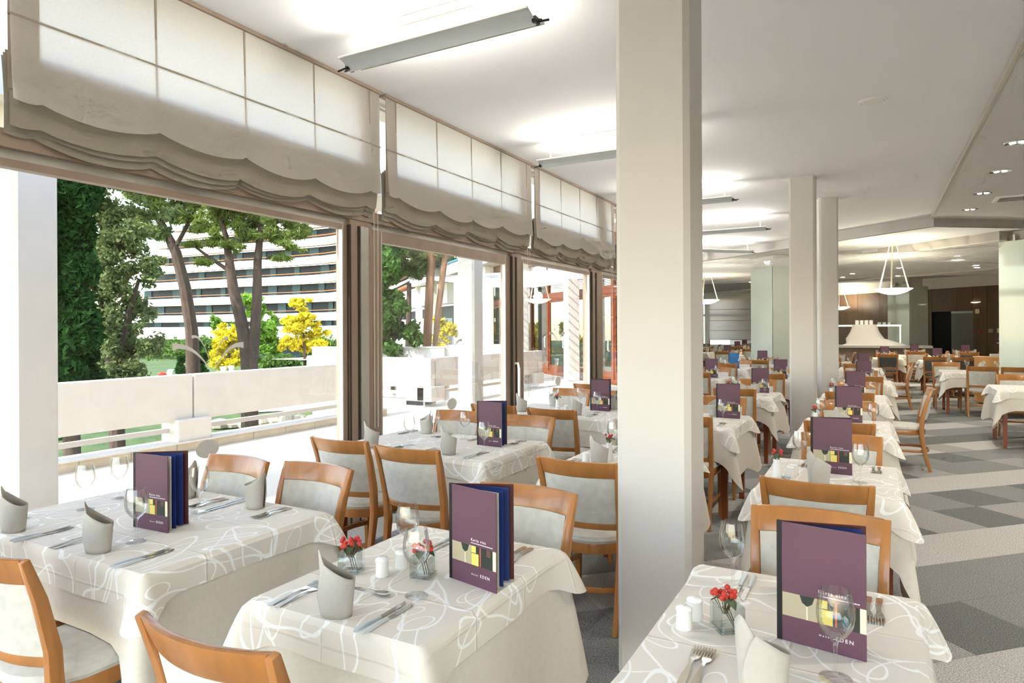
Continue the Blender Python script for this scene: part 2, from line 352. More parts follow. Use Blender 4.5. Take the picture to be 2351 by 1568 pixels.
zig([(-12, 33.9), (-1.06, 24.7), (2.81, 21.1), (9, 26.0), (9, 34.2), (-12, 34.2)], 3.28, 3.45, M['ceil2'], 'ceiling_back', ceiling)
b = MB(); b.bar([(-12, 34.0, 3.14), (-1.06, 24.65, 3.14), (3.6, 20.4, 3.14)], .3, .14); b.build('beam', M['offw'], ceiling)
struct('wall_near_light_block', MB().box(XW, 6.8, ROOM_Y0 - .2, ROOM_Y0, 2.45, HC + .25), M['white'])  # unseen lintel added to cut sky light from behind the camera
struct('wall_right_light_block', MB().box(6.6, 6.8, ROOM_Y0, 30, 0, HC + .2), M['white'])  # unseen wall added to darken the right-hand faces of the pillars
# flush round loudspeaker in the ceiling
sp = empty('ceiling_speaker', (-.01, 6.67, HC)); tag(sp, 'flush round white loudspeaker in the plain ceiling right of the near pillar', 'speaker')
MB().lathe([(.0, -.012), (.085, -.012), (.092, -.006), (.092, 0)], 28).build('grille', M['white'], sp, True)
MB().lathe([(.095, 0), (.097, -.008), (.112, -.006), (.114, 0)], 28).build('rim', M['ceil'], sp, True)
# downlights in the lowered panel
dls = []
for k, (x, y, z) in enumerate([(1.33, 8.73, HC - .05), (1.39, 10.24, HC - .05), (1.39, 11.78, HC - .05), (1.39, 13.3, HC - .05), (1.37, 7.21, HC - .05), (1.37, 5.69, HC - .05), (1.37, 4.17, HC - .05), (1.37, 2.65, HC - .05)]):
    d = empty('downlight', (x, y, z)); tag(d, '%s twin downlight in the lowered ceiling panel' % (['nearest visible', 'second nearest', 'third nearest', 'farthest'] + [q + ' unseen' for q in ('fourth', 'third', 'second', 'first')])[k], 'downlight', 'panel downlights')
    MB().lathe([(.085, 0), (.088, -.008), (.115, -.006), (.118, 0)], 24).build('ring', M['chrome'], d, True)
    MB().lathe([(0, -.0015), (.086, -.0015)], 24).build('reflector', M['steel'], d, True)
    for s in (-1, 1): MB().lathe([(0, -.012), (.026, -.010), (.03, -.002)], 12, (s * .04, 0, 0)).build('bulb', M['bulb'], d, True)
    L = bpy.data.lights.new('downlight_beam', 'SPOT'); L.energy = 34; L.spot_size = 2.2; L.spot_blend = .6; L.color = (1, .95, .87); L.shadow_soft_size = .06
    lo = bpy.data.objects.new('downlight_beam', L); COL.objects.link(lo); lo.parent = d; lo.location = (0, 0, -.03)
far_dl = [(0.55, 19.6, 3.10), (-.55, 21.0, 3.10), (-.85, 22.3, 3.10), (1.65, 18.1, 3.2), (2.3, 20.6, 3.10), (.6, 22.6, 3.10), (2.2, 19.9, 3.1), (-3.3, 21.6, 3.10), (-3.6, 23.0, 3.10), (-3.3, 25.5, 3.10), (-3.5, 27.2, 3.10)]
for k, (x, y, z) in enumerate(far_dl):
    d = empty('recessed_spot', (x, y, z)); tag(d, 'small lit recessed spot in the grey slatted ceiling at the back', 'downlight', 'spots in the slatted ceiling')
    MB().lathe([(0, -.02), (.055, -.018), (.06, 0)], 12).build('bulb', M['bulb'], d, True)
    MB().lathe([(.06, 0), (.062, -.012), (.085, -.01), (.088, 0)], 12).build('ring', M['lampw'], d, True)
    L = bpy.data.lights.new('spot_beam', 'SPOT'); L.energy = 38; L.spot_size = 2.4; L.spot_blend = .7; L.color = (1, .93, .8); L.shadow_soft_size = .06
    lo = bpy.data.objects.new('spot_beam', L); COL.objects.link(lo); lo.parent = d; lo.location = (0, 0, -.04)
# air vent
v = empty('air_vent', (1.86, 12.45, HC - .05)); tag(v, 'square white slotted air vent in the lowered ceiling panel', 'vent')
MB().box(-.25, .25, -.25, .25, -.018, 0).build('plate', M['ceil'], v)
for k in range(5): MB().box(-.2, .2, -.17 + k * .08, -.14 + k * .08, -.021, -.0175).build('slot', M['frame_d'], v)

# ------------------------------------------------------------------ pillars
def pillar(name, x0, x1, y0, y1, rz=0, h=HC, ch=.025):
    cx, cyy = (x0 + x1) / 2, (y0 + y1) / 2; hx, hy = (x1 - x0) / 2, (y1 - y0) / 2
    p = [(-hx + ch, -hy), (hx - ch, -hy), (hx, -hy + ch), (hx, hy - ch), (hx - ch, hy), (-hx + ch, hy), (-hx, hy - ch), (-hx, -hy + ch)]
    o = MB().prism(p, 0, h).build(name, M['pillar']); o.location = (cx, cyy, 0); o.rotation_euler = (0, 0, rz); return o
for a, lab in [((-1.035, -.70, 2.86, 3.14), 'broad cream square pillar with bevelled corners, nearest of the three'), ((-1.005, -.685, 9.52, 9.82), 'middle cream pillar standing beside the aisle tables'), ((-.78, -.51, 11.25, 11.5, math.radians(14)), 'farthest and narrowest cream pillar, just behind the middle one')]:
    tag(pillar('pillar', *a), lab, 'pillar')

# ------------------------------------------------------------------ window wall
wall = struct('wall_left', MB().box(XW - .25, XW - .05, ROOM_Y0, 15.8, HC - .06, HC + .25), M['white'])
MB().box(XW - .06, XW + .06, ROOM_Y0, 15.8, 2.47, 2.56).build('transom', M['frame'], wall)
MB().box(XW - .08, XW + .02, ROOM_Y0, 15.8, 2.42, 2.47).build('transom_lip', M['alu'], wall)
MB().box(XW - .06, XW + .06, ROOM_Y0, 15.8, -.02, .07).build('sill', M['frame'], wall)
bays = [(-4.1, -1.5), (-1.2, 1.3), (1.5, 4.05), (4.36, 6.78), (7.05, 9.28), (9.72, 12.3), (12.6, 15.3)]
win_n = 0
for i, (y0, y1) in enumerate(bays):
    win_n += 1
    w = bpy.data.objects.new('window_%d' % win_n, None); COL.objects.link(w); w.location = (XW, 0, 0); w['kind'] = 'structure'
    door = (i == 3)
    fr = .11 if door else .045
    zb = .07
    zt = 2.42
    # frame sides
    MB().box(-.03, .035, y0, y0 + fr, zb, zt).build('frame_side', M['frame'], w)
    MB().box(-.03, .035, y1 - fr, y1, zb, zt).build('frame_side', M['frame'], w)
    MB().box(-.03, .035, y0 + fr, y1 - fr, zt - (fr * .9), zt).build('frame_head', M['frame'], w)
    MB().box(-.03, .035, y0 + fr, y1 - fr, zb, zb + (.16 if door else .06)).build('frame_foot', M['frame'], w)
    for yy in (y0 + fr, y1 - fr - .012): MB().box(.0, .038, yy, yy + .012, zb, zt).build('bead', M['alu'], w)
    p = MB().box(-.004, .004, y0 + fr, y1 - fr, zb, zt - .03).build('pane', GLASS, w)
    q = MB().box(-.004, .004, y0, y1, 2.56, HC - .06).build('upper_pane', GLASS, w)
    # post between this bay and the next
    y2 = bays[i + 1][0] if i + 1 < len(bays) else y1 + .3
    pw = y2 - y1
    MB().box(-.10, .05, y1 + .02, y2 - .02, 0, HC - .06).build('post', M['frame'], w)
    MB().box(-.01, .062, y1, y1 + .02, 0, 2.42).build('post_strip', M['frame_d'], w)
    MB().box(-.01, .062, y1 + pw * .35, y1 + pw * .35 + .015, 0, 2.42).build('post_strip', M['frame_d'], w)
    MB().box(.05, .07, y1 + pw * .42, y1 + pw * .72, 0, 2.42).build('post_cover', M['alu'] if i == 2 else M['frame'], w)
    if door:
        hb = MB(); hb.tube([(.03, y1 + .09, 1.16), (.085, y1 + .09, 1.165), (.10, y1 + .09, 1.10), (.10, y1 + .09, .70), (.085, y1 + .09, .645), (.03, y1 + .09, .65)], .017, 10)
        hb.build('handle', M['porcelain'], w, True)
# etched stickers on the glass: palm fronds and ovals
def frond(b, y, z, w, h, thick):
    pts = []
    n = 10
    for k in range(n + 1):
        t = k / n
        pts.append((y + w * (t ** 1.25), z + h * math.sin(t * PI * .56) / math.sin(PI * .5)))
    up = []; dn = []
    for k, (a, c) in enumerate(pts):
        t = k / n; th = thick * (.15 + .85 * t)
        if t > .97: th *= 1.3
        up.append((.0055, a, c + th / 2)); dn.append((.0055, a, c - th / 2))
    k = len(up)
    b.add(up + dn, [(i, i + 1, k + i + 1, k + i) for i in range(k - 1)])
for k, (yc, zb, sc, side) in enumerate([(2.83, 1.27, 1.0, 'large first window pane'), (5.6, 1.30, .78, 'glass door'), (8.18, 1.33, .9, 'third window pane')]):
    e = empty('palm_sticker', (XW, 0, 0)); tag(e, 'pale etched palm-frond motif stuck on the %s' % side, 'sticker', 'palm motifs')
    for (w_, h_, t_) in ((-.28, .20, .035), (.24, .20, .035), (-.15, .26, .018), (.12, .25, .018)):
        b = MB(); frond(b, yc, zb, w_ * sc, h_ * sc, t_ * sc); b.build('frond', M['sticker_g'], e)
for k, (yc, zc_, side) in enumerate([(2.79, .805, 'large first window pane'), (5.6, .81, 'glass door'), (8.165, .86, 'third window pane')]):
    e = empty('oval_sticker', (XW, 0, 0)); tag(e, 'small oval marker sticker low on the %s' % side, 'sticker', 'oval markers')
    b = MB(); n = 28
    b.add([(.0055, yc, zc_)] + [(.0055, yc + .085 * math.cos(2 * PI * i / n), zc_ + .06 * math.sin(2 * PI * i / n)) for i in range(n)], [(0, i + 1, (i + 1) % n + 1) for i in range(n)])
    b.build('oval', M['sticker'], e)
    b = MB()
    for (w_, h_) in ((-.05, .03), (.05, .03), (-.025, .04), (.025, .04)):
        bb = MB(); frond(bb, yc, zc_ - .02, w_, h_, .008); b.add([(x + .001, y, z) for x, y, z in bb.v], bb.f)
    b.build('motif', M['sticker_g'], e)

# ------------------------------------------------------------------ roman blinds
XB = -3.65
def sag(t): return (abs(math.sin(PI * t)) ** .8)
def blind(y0, y1, nseg, label, seed):
    r = random.Random(seed)
    e = empty('roman_blind', (XB, 0, 0)); tag(e, label, 'blind', 'linen roman blinds')
    L = y1 - y0; edge = .13
    seams = [y0 + edge + (L - 2 * edge) * k / nseg for k in range(nseg + 1)]
    knots = [y0] + seams + [y1]
    def scallop(y):
        for a, b_ in zip(knots, knots[1:]):
            if a <= y <= b_ + 1e-6:
                t = (y - a) / max(b_ - a, 1e-6); amp = .055 if (b_ - a) > .3 else .012
                return sag(t) * amp
        return 0
    ys = []
    for a, b_ in zip(knots, knots[1:]):
        m_ = 12 if b_ - a > .3 else 4
        ys += [a + (b_ - a) * k / m_ for k in range(m_)]
    ys.append(y1)
    def sheet(name, ztop, zbot, x0, bulge, sc, m=BLIND, inset=0, ph=0):
        nz = 12; vs = []; fs = []
        for j in range(nz + 1):
            t = j / nz
            for y in ys:
                zb_ = zbot - scallop(y) * sc + .012 * math.sin(y * 3.1 + ph)
                z = ztop + (zb_ - ztop) * t
                x = x0 + bulge * math.sin(t * PI) * (.6 + .4 * sag((y * 1.6) % 1)) + .018 * scallop(y) * 12 * t * t * sc + (.03 * t ** 4 if x0 == 0 else 0)
                w = -.018 if (abs(y - y0) < .02 or abs(y - y1) < .02) else 0
                yy = y + (inset if y < (y0 + y1) / 2 else -inset) * t + w * 0
                vs.append((x, yy, z))
        n = len(ys)
        fs = [(j * n + i, j * n + i + 1, (j + 1) * n + i + 1, (j + 1) * n + i) for j in range(nz) for i in range(n - 1)]
        b = MB().add(vs, fs); return b.build(name, m, e, True)
    sheet('front_sheet', HC - .02, 2.70, .0, .012, 1.0, inset=.012)
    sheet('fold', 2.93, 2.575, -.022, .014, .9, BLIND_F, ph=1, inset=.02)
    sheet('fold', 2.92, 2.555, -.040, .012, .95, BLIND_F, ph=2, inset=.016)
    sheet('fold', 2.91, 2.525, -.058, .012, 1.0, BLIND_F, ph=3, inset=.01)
    for y in seams: MB().box(.004, .010, y - .006, y + .006, 2.72, HC - .03).build('seam', BLIND_S, e)
    for yy in (y0 + .004, y1 - .13): MB().box(-.004, -.002, yy, yy + .126, 2.74, HC - .03).build('side_hem', BLIND_S, e)
    MB().box(.002, .016, y0, y1, 3.095, 3.105).build('rod_pocket', BLIND_S, e)
    MB().box(-.05, .02, y0 - .02, y1 + .02, HC - .025, HC - .001).build('headrail', M['frame'], e)
    c = MB(); c.tube([(-.02, y1 - .05, 2.55), (-.02, y1 - .05, .75)], .0022, 5); c.build('cord', M['cord'], e)
    c = MB(); c.tube([(-.02, y1 + .0, 2.55), (-.02, y1 - .01, .75)], .0022, 5); c.build('cord', M['cord'], e)
    return e
blind(1.62, 4.345, 4, 'beige linen roman blind pulled up over the first window, nearest', 1)
blind(4.425, 7.14, 4, 'beige linen roman blind pulled up above the glass door, middle', 2)
blind(7.23, 10.05, 4, 'beige linen roman blind over the third window, beside the near pillar', 3)
blind(10.15, 12.8, 4, 'beige linen roman blind beyond the third window, mostly behind the near pillar', 4)

# ------------------------------------------------------------------ suspended fluorescent lamps
LAMP_W = 5.2
def lamp(x0, x1, y, zl, rz, label):
    cx = (x0 + x1) / 2; hl = (x1 - x0) / 2
    e = empty('pendant_strip_lamp', (cx, y, HC), rz); tag(e, label, 'ceiling lamp', 'strip lamps')
    dz = zl - HC
    prof = []
    for k in range(7): t = k / 6; prof.append((-.115 + .115 * t, .062 * (1 - t) ** .55))
    prof += [(-p[0], p[1]) for p in prof[-2::-1]]
    rings = [[(sx * hl, py, dz + pz) for py, pz in prof] + [(sx * hl, py * .97, dz + pz + .006) for py, pz in prof[::-1]] for sx in (-1, 1)]
    MB().loft(rings).build('reflector', M['silver'], e, True)
    b = MB()
    for s in (-1, 1): b.bar([(-hl, s * .115, dz + .056), (hl, s * .115, dz + .056)], .006, .008)
    b.build('edge_rim', M['lampw'], e)
    MB().box(-.28, .28, -.035, .035, -.045, -.001).build('ceiling_box', M['lampw'], e, bev=.006)
    b = MB(); r = .10
    hh = -.055
    for s in (-1, 1):
        b.tube([(0, 0, hh), (s * (hl - .17), 0, hh)] + [(s * (hl - .17 + .06 * math.sin(a)), 0, hh - .06 + .06 * math.cos(a)) for a in (.4, .8, 1.2, PI / 2)] + [(s * (hl - .11), 0, dz + .01)], .008, 8)
    b.build('hanger_tube', M['lampw'], e, True)
    for s in (-1, 1):
        c = MB(); c.box(s * hl - .012, s * hl + .012, -.03, .03, dz + .01, dz + .045); c.tube([(s * hl, -.03, dz + .02), (s * (hl + .06), -.05, dz + .0)], .006, 6); c.tube([(s * hl, .02, dz + .03), (s * (hl + .07), .03, dz + .03)], .007, 6)
        c.build('end_clip', M['chrome_d'], e)
    t = MB(); t.tube([(-hl + .05, 0, dz + .05), (hl - .05, 0, dz + .05)], .013, 8); t.build('tube', M['tubeglow'], e, True)
    for sg in (-1, 1):                   # batwing optic: light leaves sideways and up across the ceiling
        L = bpy.data.lights.new('strip_uplight', 'AREA'); L.shape = 'RECTANGLE'; L.size = 2 * hl - .1; L.size_y = .05; L.energy = LAMP_W; L.color = (1, .965, .90)
        lo = bpy.data.objects.new('strip_uplight', L); COL.objects.link(lo); lo.parent = e; lo.location = (0, sg * .07, dz + .085); lo.rotation_euler = (PI - sg * math.radians(80), 0, 0)
for (x0, x1, y, zl, rz, lab) in [(-3.11, -1.70, 3.40, 3.31, 0, 'long silver strip lamp hanging above the front tables, nearest'), (-3.13, -1.70, 6.37, 3.29, 0, 'silver strip lamp half hidden by the near pillar'),
    (-3.09, -1.69, 9.36, 3.29, 0, 'silver strip lamp just past the near pillar, its end showing'), (-3.05, -1.66, 12.35, 3.28, 0, 'silver strip lamp above the middle-distance tables past the near pillar'), (-3.72, -2.32, 15.7, 3.30, math.radians(42), 'dark-looking strip lamp turned square to the ceiling step'),
    (-5.3, -3.9, 17.2, 3.30, math.radians(42), 'farthest strip lamp, cut off by the near pillar')]:
    lamp(x0, x1, y, zl, rz, lab)
for y in (.4, -2.6):                     # the row goes on behind the camera
    lamp(-3.11, -1.70, y, 3.31, 0, 'silver strip lamp of the window row behind the viewer, at %s' % ('the first bay' if y > 0 else 'the last bay'))

# ------------------------------------------------------------------ dining chair
def make_chair(dark=False, label='', loc=(0, 0, 0), rz=0):
    wood = M['wood']; pad = M['pad_d'] if dark else M['pad']
    e = empty('dining_chair', loc, rz)
    TOP = .885
    for s in (-1, 1):
        b = MB()
        pts = [(s * .200, -.285, 0), (s * .200, -.235, .22), (s * .203, -.205, .42), (s * .206, -.215, .58), (s * .212, -.255, .75), (s * .222, -.302, TOP)]
        b.bar(pts, [.026, .030, .034, .034, .032, .026], [.030, .038, .046, .044, .038, .026], side=(1, 0, 0))
        b.build('leg', wood, e, True, bev=.006)
        b = MB(); b.bar([(s * .195, .195, 0), (s * .195, .190, .40)], [.028, .040], [.028, .040], side=(1, 0, 0)); b.build('leg', wood, e, bev=.005)
    def bow(u, y0): return y0 - .045 * (1 - (2 * u - 1) ** 2)
    def slab(z0, z1, w0, w1, yb0, yb1, th, name, m, bev, nz=1, puff=0):
        nu = 12; rings = []
        for j in range(nz + 1):
            t = j / nz; z = z0 + (z1 - z0) * t; w = w0 + (w1 - w0) * t; yb = yb0 + (yb1 - yb0) * t
            fr = []; bk = []
            for i in range(nu + 1):
                u = i / nu; x = (2 * u - 1) * w; y = bow(u, yb)
                p = puff * math.sin(PI * u) ** .5 * math.sin(PI * t) ** .5 if puff else 0
                fr.append((x, y + th / 2 + p, z)); bk.append((x, y - th / 2 - p * .6, z))
            rings.append(fr + bk[::-1])
        MB().loft(rings).build(name, m, e, True, bev=bev)
    slab(.800, TOP + .002, .203, .215, -.268, -.300, .026, 'top_rail', wood, .007)
    slab(.555, .800, .186, .197, -.212, -.268, .022, 'backrest', pad, 0, 6, .008)
    slab(.520, .556, .190, .192, -.207, -.212, .024, 'lower_rail', wood, .005)
    # rounded seat outline
    def outline(g, rr):
        o = []
        for k in range(9): t = k / 8; o.append((-.215 - g + (.43 + 2 * g) * t, .215 + g + .012 * math.sin(PI * t)))
        for k in range(1, 12):
            t = k / 11; a = -t * PI
            o.append(((.205 + g) * math.cos(a * 1.0) * (1 if abs(math.cos(a)) < .5 else 1), -.05 + (.205 + g) * math.sin(a) * 1.0))
        return o
    o0 = outline(0, 0); oi = outline(-.018, 0)
    MB().loft([[(x, y, .385) for x, y in o0], [(x, y, .440) for x, y in o0]]).build('seat_frame', wood, e, True, bev=.006)
    rings = [[(x, y, z) for x, y in outline(g, 0)] for g, z in ((-.004, .438), (.004, .455), (-.004, .474), (-.03, .486), (-.09, .492))]
    MB().loft(rings).build('seat', pad, e, True)
    # bent-wood stretcher loop
    b = MB(); pts = [(-.185, .18, .215)] + [(-.205 + .02 * k / 3 * 0 - .008, .18 - .33 * k / 3, .215) for k in range(1, 4)]
    pts += [((-.213) * math.cos(a), -.15 - .135 * math.sin(a), .215) for a in [PI * k / 10 for k in range(1, 10)]]
    pts += [(.213, -.15 + .33 * k / 3, .215) for k in range(0, 3)] + [(.185, .18, .215)]
    b.bar(pts, .014, .030); b.build('stretcher', wood, e, True, bev=.003)
    tag(e, label, 'chair', 'beech dining chairs')
    return e
PROTO = {}
def chair(x, y, rz, label, dark=False):
    if dark not in PROTO:
        PROTO[dark] = make_chair(dark, label, (x, y, 0), rz); return PROTO[dark]
    return copy_tree(PROTO[dark], (x, y, 0), rz, None, label, 'beech dining chairs')

# ------------------------------------------------------------------ tables and cloths
def drape(name, material, hx, hy, z, drop, cdrop, flare, parent=None, seed=0, ease=.008, cr=.014, sidevar=(0, 0, 0, 0), pleat=.012):
    """a cloth over a rectangular top: hangs straight at the sides, longer pointed folds at the corners."""
    r = random.Random(seed); ph = [r.uniform(0, 6) for _ in range(6)]
    per = []   # perimeter points: x, y, outward normal, corner weight, side drop
    ns = 16
    sides = [((hx, -hy + cr), (hx, hy - cr), (1, 0), sidevar[0]), ((hx - cr, hy), (-hx + cr, hy), (0, 1), sidevar[1]), ((-hx, hy - cr), (-hx, -hy + cr), (-1, 0), sidevar[2]), ((-hx + cr, -hy), (hx - cr, -hy), (0, -1), sidevar[3])]
    for si, (a, b_, n_, sv) in enumerate(sides):
        Ls = math.hypot(b_[0] - a[0], b_[1] - a[1])
        for k in range(ns):
            t = k / ns; d = min(t, 1 - t) * Ls
            cw = max(0, 1 - d / (.11 if drop < .2 else .18)) ** 2 * .5
            per.append((a[0] + (b_[0] - a[0]) * t, a[1] + (b_[1] - a[1]) * t, n_[0], n_[1], cw, sv, t * Ls + si * 3))
        nx = sides[(si + 1) % 4][2]; nsv = sides[(si + 1) % 4][3]
        cx_, cy_ = (hx - cr) * (n_[0] + nx[0]), (hy - cr) * (n_[1] + nx[1])
        for k in range(7):
            t = k / 7; a0 = math.atan2(n_[1], n_[0]); ang = a0 + t * PI / 2
            w = 1 - abs(2 * t - 1) * .45
            per.append((cx_ + cr * math.cos(ang), cy_ + cr * math.sin(ang), math.cos(ang), math.sin(ang), w, sv + (nsv - sv) * t, si * 3 + 2))
    n = len(per); vs = []; uv = []; fs = []
    levels = [0, .03, .12, .3, .5, .7, .86, 1.0]
    # top grid: simple inner ring fan
    vs.append((0, 0, z)); uv.append((0, 0))
    for f in (.5, .97):
        for p in per: vs.append((p[0] * f, p[1] * f, z)); uv.append((p[0] * f, p[1] * f))
    for lv in levels:
        for p in per:
            D = drop + p[5] + (cdrop - drop) * p[4]
            dd = D * lv
            rip = pleat * math.sin(p[6] * 17 + ph[0]) * (.3 + p[4]) * lv + .5 * pleat * math.sin(p[6] * 9 + ph[1]) * lv
            fl = flare * p[4] * lv ** .8 + rip
            off = ease * min(1, lv * 10) + max(fl, -ease * .5 * lv)
            zz = z - (0.0 if lv == 0 else .004) - math.sqrt(max(dd * dd - (max(fl, 0)) ** 2, 0)) if dd > 0 else z
            vs.append((p[0] + p[2] * off, p[1] + p[3] * off, zz)); uv.append((p[0] + p[2] * dd, p[1] + p[3] * dd))
    rings = 2 + len(levels)
    for i in range(n):
        j = (i + 1) % n; fs.append((0, 1 + i, 1 + j))
        for k in range(rings - 1): a = 1 + k * n; fs.append((a + i, a + n + i, a + n + j, a + j))
    su, sv_ = r.uniform(0, 9), r.uniform(0, 9)
    b = MB(); b.v = vs; b.f = fs
    o = b.build(name, material, parent, True, uv=[(u + su, w + sv_) for u, w in uv])
    return o
CACHE = {}
def dining_table(x0, x1, y0, y1, phrase, seed, long_cloth=.46, corner=.60, short=(), over=.105, oc=.19, rz=0, flat=False):
    cx, cyy = (x0 + x1) / 2, (y0 + y1) / 2; hx, hy = (x1 - x0) / 2, (y1 - y0) / 2
    key = (round(hx, 2), round(hy, 2))
    t = empty('dining_table', (cx, cyy, 0), rz); tag(t, 'dark wooden dining table under cloths, the %s' % phrase, 'table', 'dining tables')
    MB().box(-hx + .012, hx - .012, -hy + .012, hy - .012, .715, .748).build('table_top', M['wood_d'], t)
    for sx in (-1, 1):
        for sy in (-1, 1):
            b = MB(); b.bar([(sx * (hx - .06), sy * (hy - .06), 0), (sx * (hx - .06), sy * (hy - .06), .715)], [.042, .056], [.042, .056], side=(1, 0, 0)); b.build('leg', M['wood_d'], t)
    u = drape('under_cloth', M['cloth'], hx, hy, .7500, long_cloth, corner, .13, None, seed, .004, sidevar=tuple((.25 - long_cloth) if (q in (1, 3) or q in short) else 0 for q in range(4)))
    u.location = (cx, cyy, 0); u.rotation_euler = (0, 0, rz); tag(u, 'plain beige floor-length under cloth on the %s' % phrase, 'tablecloth', 'under cloths')
    r = random.Random(seed + 50); sv = tuple(r.uniform(-.025, .03) for _ in range(4))
    o = drape('swirl_cloth', PATTERN, hx, hy, .7560, over, oc, .10, None, seed + 100, .013, sidevar=sv, pleat=.007)
    o.location = (cx, cyy, 0); o.rotation_euler = (0, 0, rz); tag(o, 'beige swirl-patterned overlay cloth on the %s' % phrase, 'tablecloth', 'swirl overlays')
    return t
ZT = .7565
# ------------------------------------------------------------------ table ware
def p_glass(loc, label):
    if 'wg' not in CACHE:
        e = empty('wine_glass', loc)
        MB().lathe([(.0, .0), (.036, .0008), (.036, .003), (.020, .006), (.006, .011), (.0042, .02), (.0042, .07), (.0055, .083), (.012, .092)], 20).build('stem', WGLASS, e, True)
        MB().lathe([(.003, .088), (.012, .092), (.026, .104), (.0375, .124), (.0415, .145), (.0405, .166), (.036, .190), (.0335, .204), (.0325, .2045), (.035, .188), (.0393, .166), (.0403, .145), (.0363, .125), (.025, .106), (.010, .0945), (.0, .093)], 24).build('bowl', WGLASS, e, True)
        CACHE['wg'] = e; tag(e, label, 'wine glass', 'wine glasses'); return e
    return copy_tree(CACHE['wg'], loc, random.uniform(0, 6), None, label, 'wine glasses')
def p_napkin(loc, rz, label):
    if 'nk' not in CACHE:
        nu, nv = 44, 8; vs = []
        for j in range(nv + 1):
            for i in range(nu + 1):
                u = i / nu; a = -PI * .5 + u * 2 * PI * 1.28 - .6
                rr = .055 - .010 * u
                d = math.cos(a - PI * 1.25)
                top = .105 + .060 * max(0, (1 + d) / 2) ** 1.6 + .022 * max(0, 1 - math.acos(max(-1, min(1, d))) / .55)
                if u > .8: top = top * (1 - (u - .8) * 1.4)
                if u < .06: top = .055 + (top - .055) * u / .06
                t = j / nv; z = top * t; f = .88 + .20 * t
                vs.append((rr * f * 1.08 * math.cos(a), rr * f * .80 * math.sin(a), z))
        fs = [(j * (nu + 1) + i, j * (nu + 1) + i + 1, (j + 1) * (nu + 1) + i + 1, (j + 1) * (nu + 1) + i) for j in range(nv) for i in range(nu)]
        o = MB().add(vs, fs).build('folded_napkin', M['napkin'], None, True)
        md = o.modifiers.new('thickness', 'SOLIDIFY'); md.thickness = .0022
        CACHE['nk'] = o
    else:
        o = CACHE['nk'].copy(); COL.objects.link(o)
    o.location = loc; o.rotation_euler = (0, 0, rz); tag(o, label, 'napkin', 'standing napkins'); return o
def outline_solid(b, pts, z0, th):
    b.prism(pts, z0, z0 + th); return b
def p_fork(loc, rz, label):
    if 'fk' not in CACHE:
        b = MB()
        def strip(sec):   # list of (y, halfwidth, z)
            rings = [[(-w, y, z), (w, y, z), (w, y, z + .0022), (-w, y, z + .0022)] for y, w, z in sec]
            b.loft(rings)
        strip([(-.10, .006, .001), (-.094, .0095, .001), (-.05, .0075, .004), (-.01, .0038, .007), (.02, .0040, .006), (.032, .009, .0035), (.048, .0125, .002), (.056, .0128, .002)])
        for k in range(4): 
            x = -.0108 + k * .0072
            b.loft([[(x - .0022, y, z), (x + .0022 - t, y, z), (x + .0022 - t, y, z + .002), (x - .0022, y, z + .002)] for y, z, t in ((.054, .002, 0), (.08, .003, 0), (.098, .006, .0012))])
        CACHE['fk'] = b.mesh('fork', True); CACHE['fk'].materials.append(M['steel'])
    o = obj('fork', CACHE['fk']); o.location = loc; o.rotation_euler = (0, 0, rz); return tag(o, label, 'fork', 'forks')
def p_knife(loc, rz, label):
    if 'kn' not in CACHE:
        e = empty('table_knife', loc, rz)
        b = MB(); b.loft([[(-w, y, .001), (w, y, .001), (w * .7, y, .001 + h), (-w * .7, y, .001 + h)] for y, w, h in ((-.112, .004, .004), (-.105, .0085, .008), (-.06, .0075, .008), (-.015, .0055, .006), (-.005, .0060, .005))]); b.build('handle', M['silver'], e, True)
        b = MB(); b.loft([[(-.0045, y, .002), (w, y, .002), (w, y, .0036), (-.0045, y, .0036)] for y, w in ((-.006, .0055), (.02, .0095), (.075, .0105), (.098, .007), (.110, -.002))]); b.build('blade', M['steel'], e, True)
        CACHE['kn'] = e; tag(e, label, 'knife', 'table knives'); return e
    return copy_tree(CACHE['kn'], loc, rz, None, label, 'table knives')
def p_spoon(loc, rz, label):
    b = MB()
    rings = [[(-w, y, z), (0, y, z - dp), (w, y, z), (0, y, z - dp + .0018)] for y, w, z, dp in ((-.08, .007, .003, 0), (-.04, .0055, .006, 0), (0, .003, .009, 0), (.02, .004, .008, .001), (.034, .012, .008, .003), (.052, .0165, .0085, .005), (.07, .013, .009, .004), (.082, .002, .0095, .001))]
    o = b.loft(rings).build('dessert_spoon', M['steel'], None, True); o.location = loc; o.rotation_euler = (0, 0, rz); return tag(o, label, 'spoon', 'dessert spoons')
def p_shaker(loc, label):
    if 'sh' not in CACHE:
        e = empty('shaker', loc)
        MB().lathe([(0, 0), (.0215, 0), (.0225, .006), (.0212, .02), (.0205, .045), (.0212, .049)], 20).build('body', M['porcelain'], e, True)
        cp = MB().lathe([(.0205, .0485), (.0228, .051), (.0225, .055), (.017, .060), (.009, .0622), (0, .0628)], 20).build('cap', M['porcelain'], e, True)
        for k in range(3): MB().lathe([(0, 0), (.0014, 0)], 6, (.005 * math.cos(k * 2.1), .005 * math.sin(k * 2.1), .0632)).build('hole', M['spine'], cp)
        CACHE['sh'] = e; tag(e, label, 'shaker', 'salt and pepper shakers'); return e
    return copy_tree(CACHE['sh'], loc, random.uniform(0, 6), None, label, 'salt and pepper shakers')
